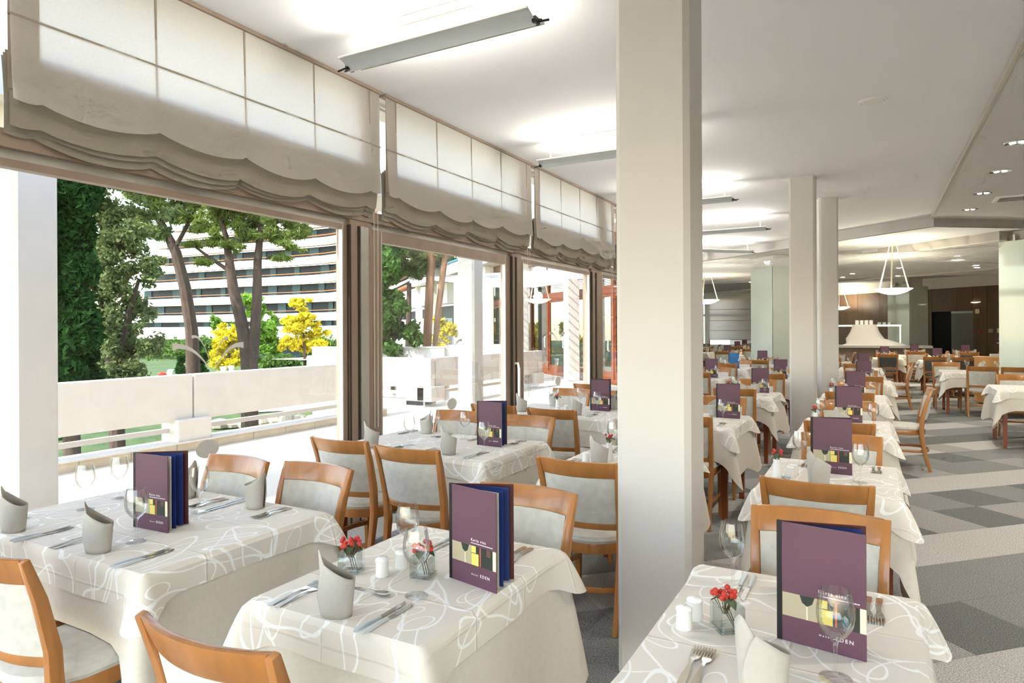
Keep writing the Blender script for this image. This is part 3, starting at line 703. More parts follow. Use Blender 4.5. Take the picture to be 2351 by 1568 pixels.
def berries(parent, base, h, spread, n, seed):
    r = random.Random(seed)
    for k in range(n):
        a = r.uniform(0, 6.28); q = spread * math.sqrt(r.random()); x, y, z = base[0] + q * math.cos(a), base[1] + q * math.sin(a), base[2] + h + r.uniform(-.010, .012)
        b = MB(); b.tube([(base[0] + .2 * (x - base[0]), base[1] + .2 * (y - base[1]), base[2]), (x, y, z)], .0011, 5); b.build('berry_stem', M['stem'], parent)
        MB().lathe([(0, 0), (.0055, .0015), (.0082, .007), (.007, .0125), (.001, .0165), (0, .017)], 10, (x, y, z)).build('berry', M['berry'], parent, True)
    for k in range(3):
        a = k * 2.1 + r.random(); b = MB()
        dx, dy = math.cos(a), math.sin(a)
        pts = [(base[0] + dx * t * .042 - dy * w * .016, base[1] + dy * t * .042 + dx * w * .016, base[2] + h * .72 + .02 * t * (1 - t) * 3 - .01 * t) for t, w in ((0, 0), (.35, 1), (.75, .8), (1, 0), (.75, -.8), (.35, -1))]
        b.add(pts, [(0, 1, 2, 3, 4, 5)]); b.build('leaf', M['leafg'], parent)
def p_cubevase(loc, rz, label, seed):
    e = empty('glass_vase', loc, rz); tag(e, label, 'vase', 'square glass vases')
    w, h, t = .034, .068, .003
    b = MB(); b.box(-w, w, -w, w, 0, .008)
    for s in (-1, 1): b.box(s * w - t * (s > 0), s * w + t * (s < 0), -w, w, .008, h); b.box(-w + t, w - t, s * w - t * (s > 0), s * w + t * (s < 0), .008, h)
    b.build('glass_body', VGLASS, e)
    b = MB()
    for k in range(3): b.tube([(-.012 + k * .008, .004, .06), (.012 + k * .005, -.018 + k * .006, .010)], .0016, 5)
    b.build('cut_stems', M['stem'], e)
    berries(e, (-.004, .004, .040), .046, .033, 15, seed); return e
def p_budvase(loc, label, seed):
    e = empty('bud_vase', loc); tag(e, label, 'vase', 'white bud vases')
    MB().lathe([(0, 0), (.026, 0), (.027, .006), (.021, .05), (.0165, .09), (.019, .108), (.0175, .108), (.015, .09), (.0, .08)], 18).build('body', M['porcelain'], e, True)
    berries(e, (0, 0, .095), .045, .026, 8, seed); return e
def p_menu(loc, rz, open_deg, label, blue=False):
    """standing menu folder; spine at the origin, front cover along +X, back cover swung away by open_deg"""
    key = ('menu', round(open_deg), blue)
    if key in CACHE: return copy_tree(CACHE[key], loc, rz, None, label, 'menu folders')
    e = empty('menu_folder', loc, rz); tag(e, label, 'menu', 'menu folders')
    Wd, Hh = .203, .307; th = .0035
    fc = MB().box(0, Wd, -th, 0, 0, Hh).build('front_cover', M['blue'] if blue else M['purple'], e, bev=.001)
    MB().box(-.006, .007, -th - .0006, .006, 0, Hh + .001).build('spine', M['spine'], e)
    a = math.radians(open_deg)
    def leaf(ang, w, h, z0, name, m, t=.0016):
        c, s = math.cos(ang), math.sin(ang)
        b = MB(); b.prism([(.004, .002), (c * w, s * w + .002), (c * w - s * t, s * w + c * t + .002), (.004 - s * t, .002 + c * t)], z0, z0 + h); b.build(name, m, e)
    leaf(a, Wd, Hh, 0, 'back_cover', M['maroon'], .004)
    leaf(a * .80, .192, .299, .003, 'navy_page', M['navy']); leaf(a * .86, .188, .290, .006, 'page', M['paper'])
    leaf(a * .36, .192, .299, .003, 'navy_page', M['navy']); leaf(a * .44, .180, .262, .012, 'page', M['paper']); leaf(a * .18, .190, .298, .003, 'page', M['paper'])
    if not blue:
        # printed band: beige wall, glass of red wine, bottles and books, as flat colour blocks
        y = -th - .0003; z0, z1 = .066, .126
        def block(name, x0, x1, a0, a1, m, k=0): b = MB(); b.add([(x0, y - k, a0), (x1, y - k, a0), (x1, y - k, a1), (x0, y - k, a1)], [(0, 1, 2, 3)]); b.build(name, m, fc)
        block('printed_picture', .008, .203, z0, z1, M['m_dark'])
        block('picture_wall', .008, .095, z0, z1, M['m_beige'], .0002)
        b = MB(); b.add([(.050, y - .0004, z1), (.056, y - .0004, .108), (.068, y - .0004, .100), (.080, y - .0004, .108), (.086, y - .0004, z1)], [(0, 1, 2, 3, 4)]); b.build('picture_wine', M['m_dark'], fc)
        block('picture_stem', .0665, .0695, z0, .101, M['m_cream'], .0004)
        block('picture_label', .096, .128, z0, .103, M['m_yellow'], .0003); block('picture_label', .096, .116, .105, z1, M['m_yellow'], .0003)
        block('picture_book', .133, .138, z0, z1, M['m_red'], .0003); block('picture_book', .163, .180, .104, z1, M['m_brown'], .0003)
        block('picture_edge', .189, .203, z0, z1, M['m_cream'], .0003)
        for txt, sz, sp_, x, z in (('Karta vina', .0125, 1.25, .094, .141), ('Hotel', .0075, 1.7, .096, .034), ('EDEN', .0135, 1.35, .134, .033)):
            me = text_mesh(txt, sz, sp_); me.materials.append(M['ink']); o = obj('lettering', me, None, fc); o.rotation_euler = (PI / 2, 0, 0); o.location = (x, -th - .0004, z)
        b = MB(); xx = .094; r = random.Random(4)
        while xx < .186:
            w = r.uniform(.002, .006); b.add([(xx, y, .1335), (xx + w, y, .1335), (xx + w, y, .136), (xx, y, .136)], [(0, 1, 2, 3)]); xx += w + .0012
        b.build('small_print', M['ink'], fc)
    CACHE[key] = e; return e

# --- tables: (x0,x1,y0,y1,phrase)
TB = dict(
    W1=(-3.36, -2.135, 1.335, 2.175, 'front window table'), W2=(-3.33, -2.09, 3.42, 4.28, 'second window table'), W3=(-3.3, -2.06, 5.58, 6.45, 'third window table'), W4=(-3.25, -2.05, 8.0, 8.86, 'fourth window table'),
    C1=(-1.655, -1.018, 1.365, 2.21, 'front centre table'), C2=(-1.68, -1.04, 3.50, 4.36, 'centre table half behind the near pillar'), C3=(-1.66, -1.02, 5.50, 6.40, 'first centre table past the near pillar'), C4=(-1.66, -1.05, 8.05, 8.9, 'second centre table past the near pillar'), C5=(-1.7, -1.06, 10.8, 11.65, 'third centre table past the near pillar'),
    R1=(-.53, .105, 1.42, 2.30, 'nearest table beside the near pillar'), R2=(-.535, .105, 3.55, 4.41, 'second aisle table'), R3=(-.535, .105, 5.66, 6.52, 'third aisle table'), R4=(-.56, .10, 8.15, 9.05, 'fourth aisle table'), R5=(-.42, .20, 10.75, 11.6, 'fifth aisle table'),
    D=(1.40, 2.6, 10.45, 11.4, 'aisle table cut by the frame'), A=(1.08, 2.3, 14.1, 15.05, 'table before the blonde cabinet'),
    B=(.95, 2.05, 18.2, 19.3, 'far table by the dark doorway'), E=(-.1, .62, 19.6, 20.5, 'table below the hanging bowl lamps'), G=(-.62, .1, 14.3, 15.2, 'sixth aisle table'),
    H=(-2.8, -2.1, 10.7, 11.5, 'window-row table past the near pillar'), I=(-2.95, -2.2, 13.5, 14.3, 'table with the blue menu'),
)
for k, (key, t) in enumerate(TB.items()):
    small = key in 'DABEGHI'
    dining_table(*t, seed=k * 3 + 1, short=(0,) if key in ('R4', 'E', 'G', 'I') else (), long_cloth=.44 if key[0] != 'R' else .50, corner=.56 if key[0] != 'R' else .62)

# --- chairs at the tables
def seat_label(side, phrase): return 'beech chair at the %s of the %s' % (side, phrase)
P = {k: v[4] for k, v in TB.items()}
NEAR, FAR = 0, PI
OFF = .30
chairs = [
    (-2.445, 1.02 + OFF, NEAR, 'near side, aisle end,', 'W1'), (-3.0, 1.0 + OFF, NEAR, 'near side, glass end,', 'W1'),
    (-2.47, 2.45 - OFF, FAR, 'far side, aisle end,', 'W1'), (-3.0, 2.40 - OFF, FAR, 'far side, glass end,', 'W1'),
    (-2.385, 3.05 + OFF, NEAR, 'near side, aisle end,', 'W2'), (-2.945, 3.10 + OFF, NEAR, 'near side, glass end,', 'W2'),
    (-2.385, 4.60 - OFF, FAR, 'far side, aisle end,', 'W2'), (-3.04, 4.62 - OFF, FAR, 'far side, glass end,', 'W2'),
    (-2.42, 5.10 + OFF, NEAR, 'near side, aisle end,', 'W3'), (-3.02, 5.14 + OFF, NEAR, 'near side, glass end,', 'W3'),
    (-2.40, 6.86 - OFF, FAR, 'far side, aisle end,', 'W3'), (-3.03, 6.92 - OFF, FAR, 'far side, glass end,', 'W3'),
    (-2.4, 7.55 + OFF, NEAR, 'near side, aisle end,', 'W4'), (-3.08, 7.62 + OFF, NEAR, 'near side, glass end,', 'W4'),
    (-1.335, .97 + OFF, NEAR, 'near side', 'C1'), (-1.315, 2.52 - OFF, FAR, 'far side', 'C1'),
    (-1.365, 3.17 + OFF, NEAR, 'near side', 'C2'), (-1.36, 4.68 - OFF, FAR, 'far side', 'C2'),
    (-1.33, 5.17 + OFF, NEAR, 'near side', 'C3'), (-1.33, 6.75 - OFF, FAR, 'far side', 'C3'), (-1.40, 7.75 + OFF, NEAR, 'near side', 'C4'), (-1.36, 9.25 - OFF, FAR, 'far side', 'C4'), (-1.4, 10.45 + OFF, NEAR, 'near side', 'C5'), (-1.4, 11.95 - OFF, FAR, 'far side', 'C5'),
    (-.185, 2.68 - OFF, FAR, 'far side', 'R1'), (-.235, 3.21 + OFF, NEAR, 'near side', 'R2'), (-.19, 4.69 - OFF, FAR, 'far side', 'R2'), (-.23, 5.30 + OFF, NEAR, 'near side', 'R3'), (-.22, 6.82 - OFF, FAR, 'far side', 'R3'), (-.24, 7.80 + OFF, NEAR, 'near side', 'R4'), (-.2, 9.3 - OFF, FAR, 'far side', 'R4'),
    (-.13, 10.42 + OFF, NEAR, 'near side', 'R5'), (-.2, 11.9 - OFF, FAR, 'far side', 'R5'), (.23, 8.62, PI / 2, 'aisle end, facing the windows,', 'R4'),
    (1.75, 11.7 - OFF, FAR, 'far side', 'D'), (2.3, 10.2 + OFF, NEAR, 'near side', 'D'), (1.62, 13.85 + OFF, NEAR, 'near side', 'A'), (1.2, 15.3 - OFF, FAR, 'far side', 'A'), (2.1, 13.8 + OFF, NEAR, 'near side, glass column end,', 'A'),
    (1.2, 17.9 + OFF, NEAR, 'near side, aisle end,', 'B'), (1.75, 17.9 + OFF, NEAR, 'near side, wall end,', 'B'), (1.5, 19.7 - OFF, FAR, 'far side', 'B'), (.28, 19.3 + OFF, NEAR, 'near side', 'E'), (.85, 20.0, PI / 2, 'aisle end', 'E'), (.25, 20.9 - OFF, FAR, 'far side', 'E'),
    (-.3, 14.0 + OFF, NEAR, 'near side', 'G'), (.32, 14.8, PI / 2, 'aisle end', 'G'), (-2.45, 10.35 + OFF, NEAR, 'near side', 'H'), (-2.42, 11.85 - OFF, FAR, 'far side', 'H'), (-2.55, 13.15 + OFF, NEAR, 'near side', 'I'), (-1.98, 13.9, PI / 2, 'aisle end', 'I'), (-2.5, 14.6 - OFF, FAR, 'far side', 'I'),
]
for (x, y, rz, side, key) in chairs:
    dk = key in ('B', 'E')
    lab = seat_label(side, P[key])
    if dk: lab = lab.replace('beech chair', 'charcoal-padded chair')
    chair(x, y, rz + random.uniform(-.02, .02), lab, dk)

# --- settings.  seat = (table, label, napkin xy, direction the diner faces)
def setting(key, where, nx, ny, face, glass, cut=True, kx=.225, fx=-.17, dy=.03, spoon=False, nrz=None, forks=2):
    """napkin at nx,ny; face=+1 diner looks to +Y, -1 to -Y; knives to the diner's right, forks to the left"""
    ph = P[key]
    p_napkin((nx, ny, ZT), (0 if face > 0 else PI) if nrz is None else nrz, 'standing folded napkin at the %s of the %s' % (where, ph))
    if glass: p_glass((glass[0], glass[1], ZT), 'clear wine glass at the %s of the %s' % (where, ph))
    if cut:
        rz = 0 if face > 0 else PI
        for i in range(2): p_knife((nx + face * (kx + (i - .5) * .026), ny + face * dy, ZT), rz, '%s knife at the %s of the %s' % (('inner', 'outer')[i], where, ph))
        for i in range(forks): p_fork((nx + face * (fx - i * .028), ny + face * dy, ZT), rz, '%s fork at the %s of the %s' % (('inner', 'outer')[i], where, ph))
setting('W1', 'near seat, aisle end,', -2.51, 1.40, 1, (-2.49, 1.53))
setting('W1', 'near seat, glass end,', -3.07, 1.38, 1, (-3.15, 1.70), kx=.16)
setting('W1', 'far seat, aisle end,', -2.485, 2.08, -1, (-2.64, 1.91), kx=.15, fx=-.13, nrz=PI * .9)
setting('W1', 'far seat, glass end,', -2.93, 2.06, -1, (-3.21, 1.89), kx=.2, nrz=PI * .8)
p_menu((-2.685, 1.645, ZT), math.radians(3), 36, 'plum wine menu standing open on the front window table')
setting('C1', 'near seat', -1.35, 1.41, 1, (-1.225, 1.62), kx=.14, fx=-.185, dy=.045)
setting('C1', 'far seat', -1.30, 2.10, -1, (-1.42, 1.83), kx=.13, fx=-.16)
p_spoon((-1.37, 1.575, ZT), -PI / 2, 'dessert spoon lying before the napkin on the front centre table')
p_shaker((-1.425, 1.70, ZT), 'white salt shaker nearest the viewer on the front centre table'); p_shaker((-1.412, 1.785, ZT), 'white pepper shaker behind the other one on the front centre table')
p_cubevase((-1.545, 1.685, ZT), .35, 'square glass vase of red berries at the left edge of the front centre table', 3)
p_cubevase((-1.305, 1.765, ZT), .2, 'square glass vase of red berries behind a glass on the front centre table', 5)
p_menu((-1.215, 1.795, ZT), math.radians(-13), 36, 'plum wine menu standing open on the front centre table')
setting('R1', 'near seat', -.222, 1.53, 1, (-.083, 1.69), kx=.22, fx=-.14, dy=.06)
setting('R1', 'far seat', -.19, 2.18, -1, (-.392, 2.14), kx=.17, fx=-.17)
p_shaker((-.455, 1.785, ZT), 'white salt shaker nearest the viewer on the nearest table beside the pillar'); p_shaker((-.443, 1.855, ZT), 'white pepper shaker behind the other one on the nearest table beside the pillar')
p_cubevase((-.352, 1.835, ZT), math.radians(38), 'square glass vase of red berries on the nearest table beside the pillar', 8)
p_menu((-.221, 1.845, ZT), math.radians(-9), 21, 'plum wine menu standing almost shut on the nearest table')
setting('R2', 'near seat', -.258, 3.72, 1, (-.07, 3.90), kx=.2, fx=-.16)
setting('R2', 'far seat', -.2, 4.3, -1, (-.39, 4.22), kx=.16, fx=-.19)
p_menu((-.315, 4.075, ZT), math.radians(-4), 18, 'plum wine menu standing on the second aisle table'); p_budvase((-.465, 3.78, ZT), 'white bud vase of red berries on the second aisle table', 2); p_shaker((-.405, 3.86, ZT), 'white salt shaker in front on the second aisle table'); p_shaker((-.395, 3.93, ZT), 'white pepper shaker behind the other one on the second aisle table')
setting('W2', 'near seat, aisle end,', -2.43, 3.56, 1, (-2.25, 3.71), kx=.18)
setting('W2', 'near seat, glass end,', -3.04, 3.52, 1, (-2.86, 3.71), kx=.16)
setting('W2', 'far seat, glass end,', -3.07, 4.20, -1, (-2.92, 4.1), kx=.16, nrz=PI)
setting('W2', 'far seat, aisle end,', -2.42, 4.18, -1, (-2.65, 4.10), kx=.16, nrz=PI)
p_menu((-2.445, 3.95, ZT), math.radians(-6), 38, 'plum wine menu standing on the second window table')
setting('C2', 'near seat', -1.43, 3.66, 1, (-1.30, 3.85), kx=.18); setting('C2', 'far seat', -1.36, 4.24, -1, (-1.5, 4.1), kx=.16)
p_budvase((-1.44, 3.86, ZT), 'white bud vase of red berries on the centre table half behind the near pillar', 4); p_shaker((-1.545, 3.74, ZT), 'white shaker on the centre table half behind the near pillar')
setting('W3', 'near seat, aisle end,', -2.47, 5.75, 1, (-2.35, 5.98), kx=.15); setting('W3', 'near seat, glass end,', -3.05, 5.74, 1, (-2.9, 6.15), False)
setting('W3', 'far seat, glass end,', -2.97, 6.32, -1, (-2.66, 6.3), False); setting('W3', 'far seat, aisle end,', -2.3, 6.33, -1, (-2.2, 6.2), False)
p_menu((-2.48, 6.14, ZT), math.radians(-4), 38, 'plum wine menu standing on the third window table'); p_budvase((-2.78, 6.0, ZT), 'white bud vase on the third window table', 6); p_shaker((-2.72, 5.88, ZT), 'white salt shaker to the left on the third window table'); p_shaker((-2.66, 5.95, ZT), 'white pepper shaker to the right on the third window table')
simple = dict(C3=(6.15, -1.26), C4=(8.75, -1.36), C5=(11.3, -1.42), R3=(6.33, -.30), R4=(8.55, -.30), R5=(11.3, -.25), W4=(8.5, -2.3), H=(11.1, -2.46), I=(13.85, -2.6), G=(14.8, -.3), D=(10.9, 2.08), A=(14.7, 2.0), B=(18.8, 1.2), E=(20.1, .12))
for key, (my, mx_) in simple.items():
    x0, x1, y0, y1, ph = TB[key]; cx = (x0 + x1) / 2
    if key == 'I': p_menu((mx_, my, ZT), 0, 20, 'bright blue menu standing on a table past the near pillar', True)
    elif key != 'A': p_menu((mx_, my, ZT), math.radians(random.uniform(-8, 2)), 24, 'plum wine menu standing on the %s' % ph)
    setting(key, 'near seat', cx - .02, y0 + .17, 1, (cx + .2, y0 + .30), key in ('C3', 'R3')); setting(key, 'far seat', cx + .04, y1 - .15, -1, (cx - .2, y1 - .24), False)
    if key in ('C3', 'R3', 'R4', 'C4', 'R5'): p_budvase((cx - .22, (y0 + y1) / 2 - .08, ZT), 'white bud vase of red berries on the %s' % ph, ord(key[0]) + ord(key[1])); p_shaker((cx - .14, (y0 + y1) / 2 - .02, ZT), 'white shaker on the %s' % ph)

# ------------------------------------------------------------------ back of the room
def on_line(a, b, t): return (a[0] + (b[0] - a[0]) * t, a[1] + (b[1] - a[1]) * t)
WA, WB = (-3.6, 32.4), (6.2, 23.53); WL = math.hypot(WB[0] - WA[0], WB[1] - WA[1]); WANG = math.atan2(WB[1] - WA[1], WB[0] - WA[0])
wb = bpy.data.objects.new('wall_back', None); COL.objects.link(wb); wb.location = (WA[0], WA[1], 0); wb.rotation_euler = (0, 0, WANG); wb['kind'] = 'structure'
MB().box(-4, WL + 3, .05, .25, 0, 3.4).build('core', M['white'], wb)
MB().box(-.4, WL + 1, -.10, .10, 2.9, 3.30).build('bulkhead', M['offw'], wb)
def wall_s(x): return (x - WA[0]) / math.cos(WANG)
d0, d1, d2 = wall_s(1.77), wall_s(2.30), wall_s(2.86)
sx = 0
while sx < WL - .2:
    e_ = min(sx + 1.02, WL)
    if not (sx < d2 and e_ > d0): MB().box(sx + .006, e_ - .006, -.03, .05, 0, 2.9).build('wood_panel', M['panel'], wb)
    else:
        if sx < d0 - .03: MB().box(sx + .006, d0 - .006, -.03, .05, 0, 2.9).build('wood_panel', M['panel'], wb)
        if e_ > d2 + .03: MB().box(d2 + .006, e_ - .006, -.03, .05, 0, 2.9).build('wood_panel', M['panel'], wb)
        a_, b_ = max(sx, d0), min(e_, d2)
        MB().box(a_ + .006, b_ - .006, -.03, .05, 2.1, 2.9).build('wood_panel', M['panel'], wb)
    sx = e_
dr = bpy.data.objects.new('door_1', None); COL.objects.link(dr); dr.location = wb.location; dr.rotation_euler = wb.rotation_euler; dr['kind'] = 'structure'
MB().box(d0, d1, .0, .049, 0, 2.1).build('unlit_opening_black', M['black'], dr)  # black sheet painted as the unlit depth of the doorway
MB().box(d1, d2, -.02, .03, 0, 2.06).build('door_leaf', M['panel_g'], dr)
MB().box(d1, d2, -.03, .03, 2.03, 2.1).build('door_rail', M['silver'], dr)
for k, (x, z, w, h, m, lab) in enumerate([(2.98, 2.08, .13, .15, 'm_cream', 'small cream alarm box high on the wood panelling beside the doorway'), (3.06, 1.42, .10, .07, 'red', 'small red alarm button on the wood panelling'), (3.30, 1.44, .14, .13, 'granite', 'grey switch plate beside the red alarm button'), (3.50, 1.45, .12, .15, 'm_cream', 'cream switch plate right of the grey one on the panelling')]):
    o = MB().box(-w / 2, w / 2, -.03, .0, -h / 2, h / 2).build('wall_switch', M[m], None, bev=.006); s_ = wall_s(x)
    o.location = (WA[0] + s_ * math.cos(WANG) + .032 * math.sin(WANG), WA[1] + s_ * math.sin(WANG) - .032 * math.cos(WANG), z); o.rotation_euler = (0, 0, WANG); tag(o, lab, 'switch')
# far-left windows with drawn blinds
wl_ = struct('wall_far', MB().box(-12, -4.6, 34.0, 34.2, 0, .75).box(-12, -4.6, 34.0, 34.2, 3.0, 3.4).box(-5.15, -4.6, 34.0, 34.2, .75, 3.0).box(-7.55, -7.35, 34.0, 34.2, .75, 3.0), M['white'])
for k, (a_, b_) in enumerate([(-9.9, -7.55), (-7.35, -5.15)]):
    w = bpy.data.objects.new('window_%d' % (win_n + 1 + k), None); COL.objects.link(w); w.location = (0, 34.05, 0); w['kind'] = 'structure'
    MB().box(a_, b_, .06, .07, .75, 3.0).build('pane', GLASS, w)
    MB().box(a_, b_, .0, .05, 2.18, 2.27).build('crossbar', M['frame'], w); MB().box(a_, a_ + .05, 0, .05, .75, 3).build('frame_side', M['frame'], w)
    e = empty('roman_blind', (0, 33.95, 0)); tag(e, 'white blind lowered over the far end window, %s one' % ('left-hand' if k == 0 else 'right-hand'), 'blind', 'far blinds')
    MB().box(a_ + .03, b_ - .03, -.004, 0, .98, 3.0).build('sheet', BLIND, e)
    for z in (1.0, 1.45, 1.95, 2.5): MB().box(a_ + .03, b_ - .03, -.012, -.004, z - .01, z + .01).build('rod', BLIND_S, e)
# glass-clad columns (square, turned 45 degrees)
def glass_column(cx, cy_, side, h, rz, label, open_top=.12):
    e = empty('glass_column', (cx, cy_, 0), rz); tag(e, label, 'column', 'glass-clad columns'); q = side / 2
    MB().box(-q + .12, q - .12, -q + .12, q - .12, 0, h + .35).build('core', M['white'], e)
    MB().box(-q + .02, q - .02, -q, -q + .012, .03, h - open_top).build('glass_panel', M['glassgreen'], e)
    MB().box(-q + .02, q - .02, q - .012, q, .03, h - open_top).build('glass_panel', M['glassgreen'], e)
    MB().box(-q, -q + .012, -q + .02, q - .02, .03, h - open_top).build('glass_panel', M['glassgreen'], e)
    MB().box(q - .012, q, -q + .02, q - .02, .03, h - open_top).build('glass_panel', M['glassgreen'], e)
    b = MB(); b.box(-q + .1, -q + .3, -q + .01, -q + .1, h - open_top, h); b.box(q - .3, q - .1, -q + .01, -q + .1, h - open_top, h); b.build('bracket', M['steel'], e)
A45 = math.radians(-41)
glass_column(-2.24, 17.86, .80, 3.22, A45, 'pale green glass-clad column left of the middle cream pillar')
glass_column(.98, 26.35, .86, 3.08, A45, 'green glass-clad column standing before the dark wood panelling')
glass_column(2.62, 15.62, .78, 3.3, A45, 'pale green glass-clad column cut by the frame beside the blonde cabinet')
# bowl pendants
def bowl(x, y, ztop, zb, r, label):
    e = empty('bowl_pendant', (x, y, ztop)); tag(e, label, 'pendant lamp', 'glass bowl pendants'); dz = zb - ztop
    MB().lathe([(0, -.075), (.05, -.07), (.12, -.035), (.15, 0)], 20).build('ceiling_cup', M['silver'], e, True)
    MB().lathe([(0, dz), (.12, dz + .012), (.24, dz + .05), (r, dz + .125), (r - .012, dz + .125), (.23, dz + .062), (.12, dz + .026), (0, dz + .014)], 28).build('glass_bowl', M['bowl'], e, True)
    for k in range(3):
        a = k * 2.094 + .4; b = MB()
        for q in (-.03, .03): b.tube([(.06 * math.cos(a + q * 3), .06 * math.sin(a + q * 3), -.05), ((r - .05) * math.cos(a + q), (r - .05) * math.sin(a + q), dz + .11)], .008, 6)
        b.build('hanger', M['lampw'], e)
    L = bpy.data.lights.new('bowl_light', 'POINT'); L.energy = 20; L.color = (1, .93, .78); L.shadow_soft_size = .12
    lo = bpy.data.objects.new('bowl_light', L); COL.objects.link(lo); lo.parent = e; lo.location = (0, 0, dz + .2)
bowl(.33, 15.82, 3.37, 2.24, .365, 'large glass bowl pendant on rods above the aisle, nearest')
bowl(3.12, 26.7, 3.28, 2.26, .36, 'glass bowl pendant before the panelling right of the dark doorway')
bowl(-1.2, 29.2, 3.28, 2.26, .36, 'glass bowl pendant half hidden by the farthest cream pillar')
bowl(-4.15, 18.9, 3.37, 2.24, .365, 'glass bowl pendant half hidden by the near pillar')
# buffet with glass guard and a draped mound
bf = empty('buffet_counter', (.1, 23.9, 0), A45 * 0); tag(bf, 'long grey-topped buffet counter below the wood panelling', 'counter')
MB().box(-1.9, 1.35, -.4, .4, .0, .93).build('body', M['panel'], bf); MB().box(-2.0, 1.42, -.48, .48, .93, 1.0).build('worktop', M['granite'], bf)
gd = empty('glass_guard', (.1, 24.3, 1.0)); tag(gd, 'steel and glass food guard on the grey buffet counter', 'food guard')
MB().box(-1.9, .62, -.3, .05, .62, .64).build('glass_shelf', VGLASS, gd); MB().box(-1.9, .62, -.31, -.28, .60, .65).build('rail', M['steel'], gd)
for x in (-1.85, -.55, .58): MB().box(x, x + .035, -.04, .0, 0, .62).build('post', M['steel'], gd)
dm = MB()
n = 22; rings = []
for k, (rx, ry, z) in enumerate([(.95, .40, 1.0), (.8, .36, 1.06), (.55, .30, 1.22), (.42, .26, 1.42), (.36, .24, 1.6), (.34, .23, 1.66)]):
    rings.append([(-.3 + rx * math.cos(2 * PI * i / n) * (1 + .05 * math.sin(i * 5)) + (.25 if z < 1.1 else 0), 23.70 + .7 * ry * math.sin(2 * PI * i / n) * (1 + .06 * math.sin(i * 4 + k)), z) for i in range(n)])
o = dm.loft(rings).build('draped_mound', M['cloth_w'], None, True); tag(o, 'white linen draped over a raised stand on the buffet', 'drape')
for k in range(4):
    o = MB().lathe([(0, 0), (.055, 0), (.055, .13), (.05, .135), (0, .135)], 14, (-.5 + .13 * k, 23.66 + .06 * (k % 2), 1.66 + (.0))).build('storage_tin', M['porcelain'], None, True); tag(o, '%s white tin on the draped buffet stand' % ['leftmost', 'second', 'third', 'rightmost'][k], 'tin', 'white tins')
for k in range(6):
    x = (-1.5, -1.36, -1.22, .12, .26, .40)[k]
    o = MB().lathe([(0, 0), (.05, 0), (.058, .05), (.055, .085), (.04, .09), (0, .085)], 12, (x, 24.2, 1.64)).build('small_bowl', M['porcelain'], None, True); tag(o, 'small white bowl on the glass guard, %s of the %s three' % (['first', 'second', 'third'][k % 3], 'window-side' if k < 3 else 'doorway-side'), 'bowl', 'bowls on the guard')
g2 = empty('salad_bar', (3.12, 18.3, 0)); tag(g2, 'salad bar with sloped glass guard behind the blonde cabinet', 'salad bar')
MB().box(-.85, .9, -.4, .4, 0, .82).build('body', M['blonde'], g2); MB().box(-.95, 1.0, -.5, .5, .82, .88).build('worktop', M['granite'], g2)
MB().add([(-.8, -.45, 1.22), (1.2, -.45, 1.22), (1.2, .25, 1.42), (-.6, .25, 1.42)], [(0, 1, 2, 3)]).build('sloped_glass', VGLASS, g2); MB().box(-.62, 1.2, .22, .28, 1.41, 1.44).build('rail', M['steel'], g2); MB().box(-.78, 1.2, -.46, -.43, 1.20, 1.23).build('rail', M['steel'], g2)
MB().box(-.45, -.39, -.06, 0, .88, 1.40).build('post', M['porcelain'], g2)
cb = empty('cabinet', (2.18, 16.75, 0), 0); tag(cb, 'blonde veneer service cabinet in front of the pale glass column', 'cabinet')
MB().box(-.34, .42, -.28, .28, .02, .92).build('body', M['blonde'], cb); MB().box(-.30, .10, -.29, -.278, .08, .86).build('door', M['blonde'], cb); MB().box(.115, .40, -.29, -.278, .08, .86).build('door', M['blonde'], cb); MB().box(-.36, .44, -.30, .30, .92, .95).build('top', M['blonde'], cb)
for k in range(3):
    o = MB().box(-.16, .16, -.11, .11, 0, .018).build('folded_cloth', M['cloth_w'], None, bev=.004); o.location = (2.24, 16.7, .951 + k * .019); tag(o, '%s folded white cloth of the pile on the blonde cabinet' % ['lowest', 'middle', 'topmost'][k], 'cloth', 'pile of folded cloths')
# far tables and chairs: light level of detail, copies
far_tabs = [(-3.9, 20.6, 'beside the pale green column'), (-5.2, 22.6, 'second in the far left hall'), (-3.6, 23.4, 'third in the far left hall'), (-6.2, 25.6, 'fourth in the far left hall'), (-4.6, 26.2, 'fifth in the far left hall'), (-6.6, 29.0, 'sixth in the far left hall'), (-4.9, 29.6, 'nearest the far end windows'), (-1.3, 20.4, 'behind the middle cream pillar'), (-.9, 17.4, 'left of the hanging bowl lamp'), (3.4, 21.4, 'behind the salad bar'), (2.2, 22.2, 'right of the buffet'), (1.0, 22.4, 'in front of the buffet'), (-2.2, 15.6, 'below the turned strip lamp')]
for k, (x, y, ph) in enumerate(far_tabs):
    dining_table(x - .38, x + .38, y - .4, y + .4, 'far table %s' % ph, seed=200 + k, short=(0,))
    p_menu((x - .1, y, ZT), .1, 24, 'dark wine menu on the far table %s' % ph)
    p_napkin((x - .2, y - .25, ZT), 0, 'standing napkin nearest the viewer on the far table %s' % ph); p_napkin((x + .22, y + .2, ZT), PI, 'standing napkin at the back of the far table %s' % ph)
    p_glass((x + .2, y - .2, ZT), 'wine glass in front on the far table %s' % ph); p_glass((x - .25, y + .2, ZT), 'wine glass at the back of the far table %s' % ph)
    for dx, dy, rz, nm in ((0, -.45, 0, 'near side'), (0, .45, PI, 'far side'), (.5, 0, PI / 2, 'aisle end')):
        chair(x + dx, y + dy, rz, 'beech chair at the %s of the far table %s' % (nm, ph), k % 3 == 1)

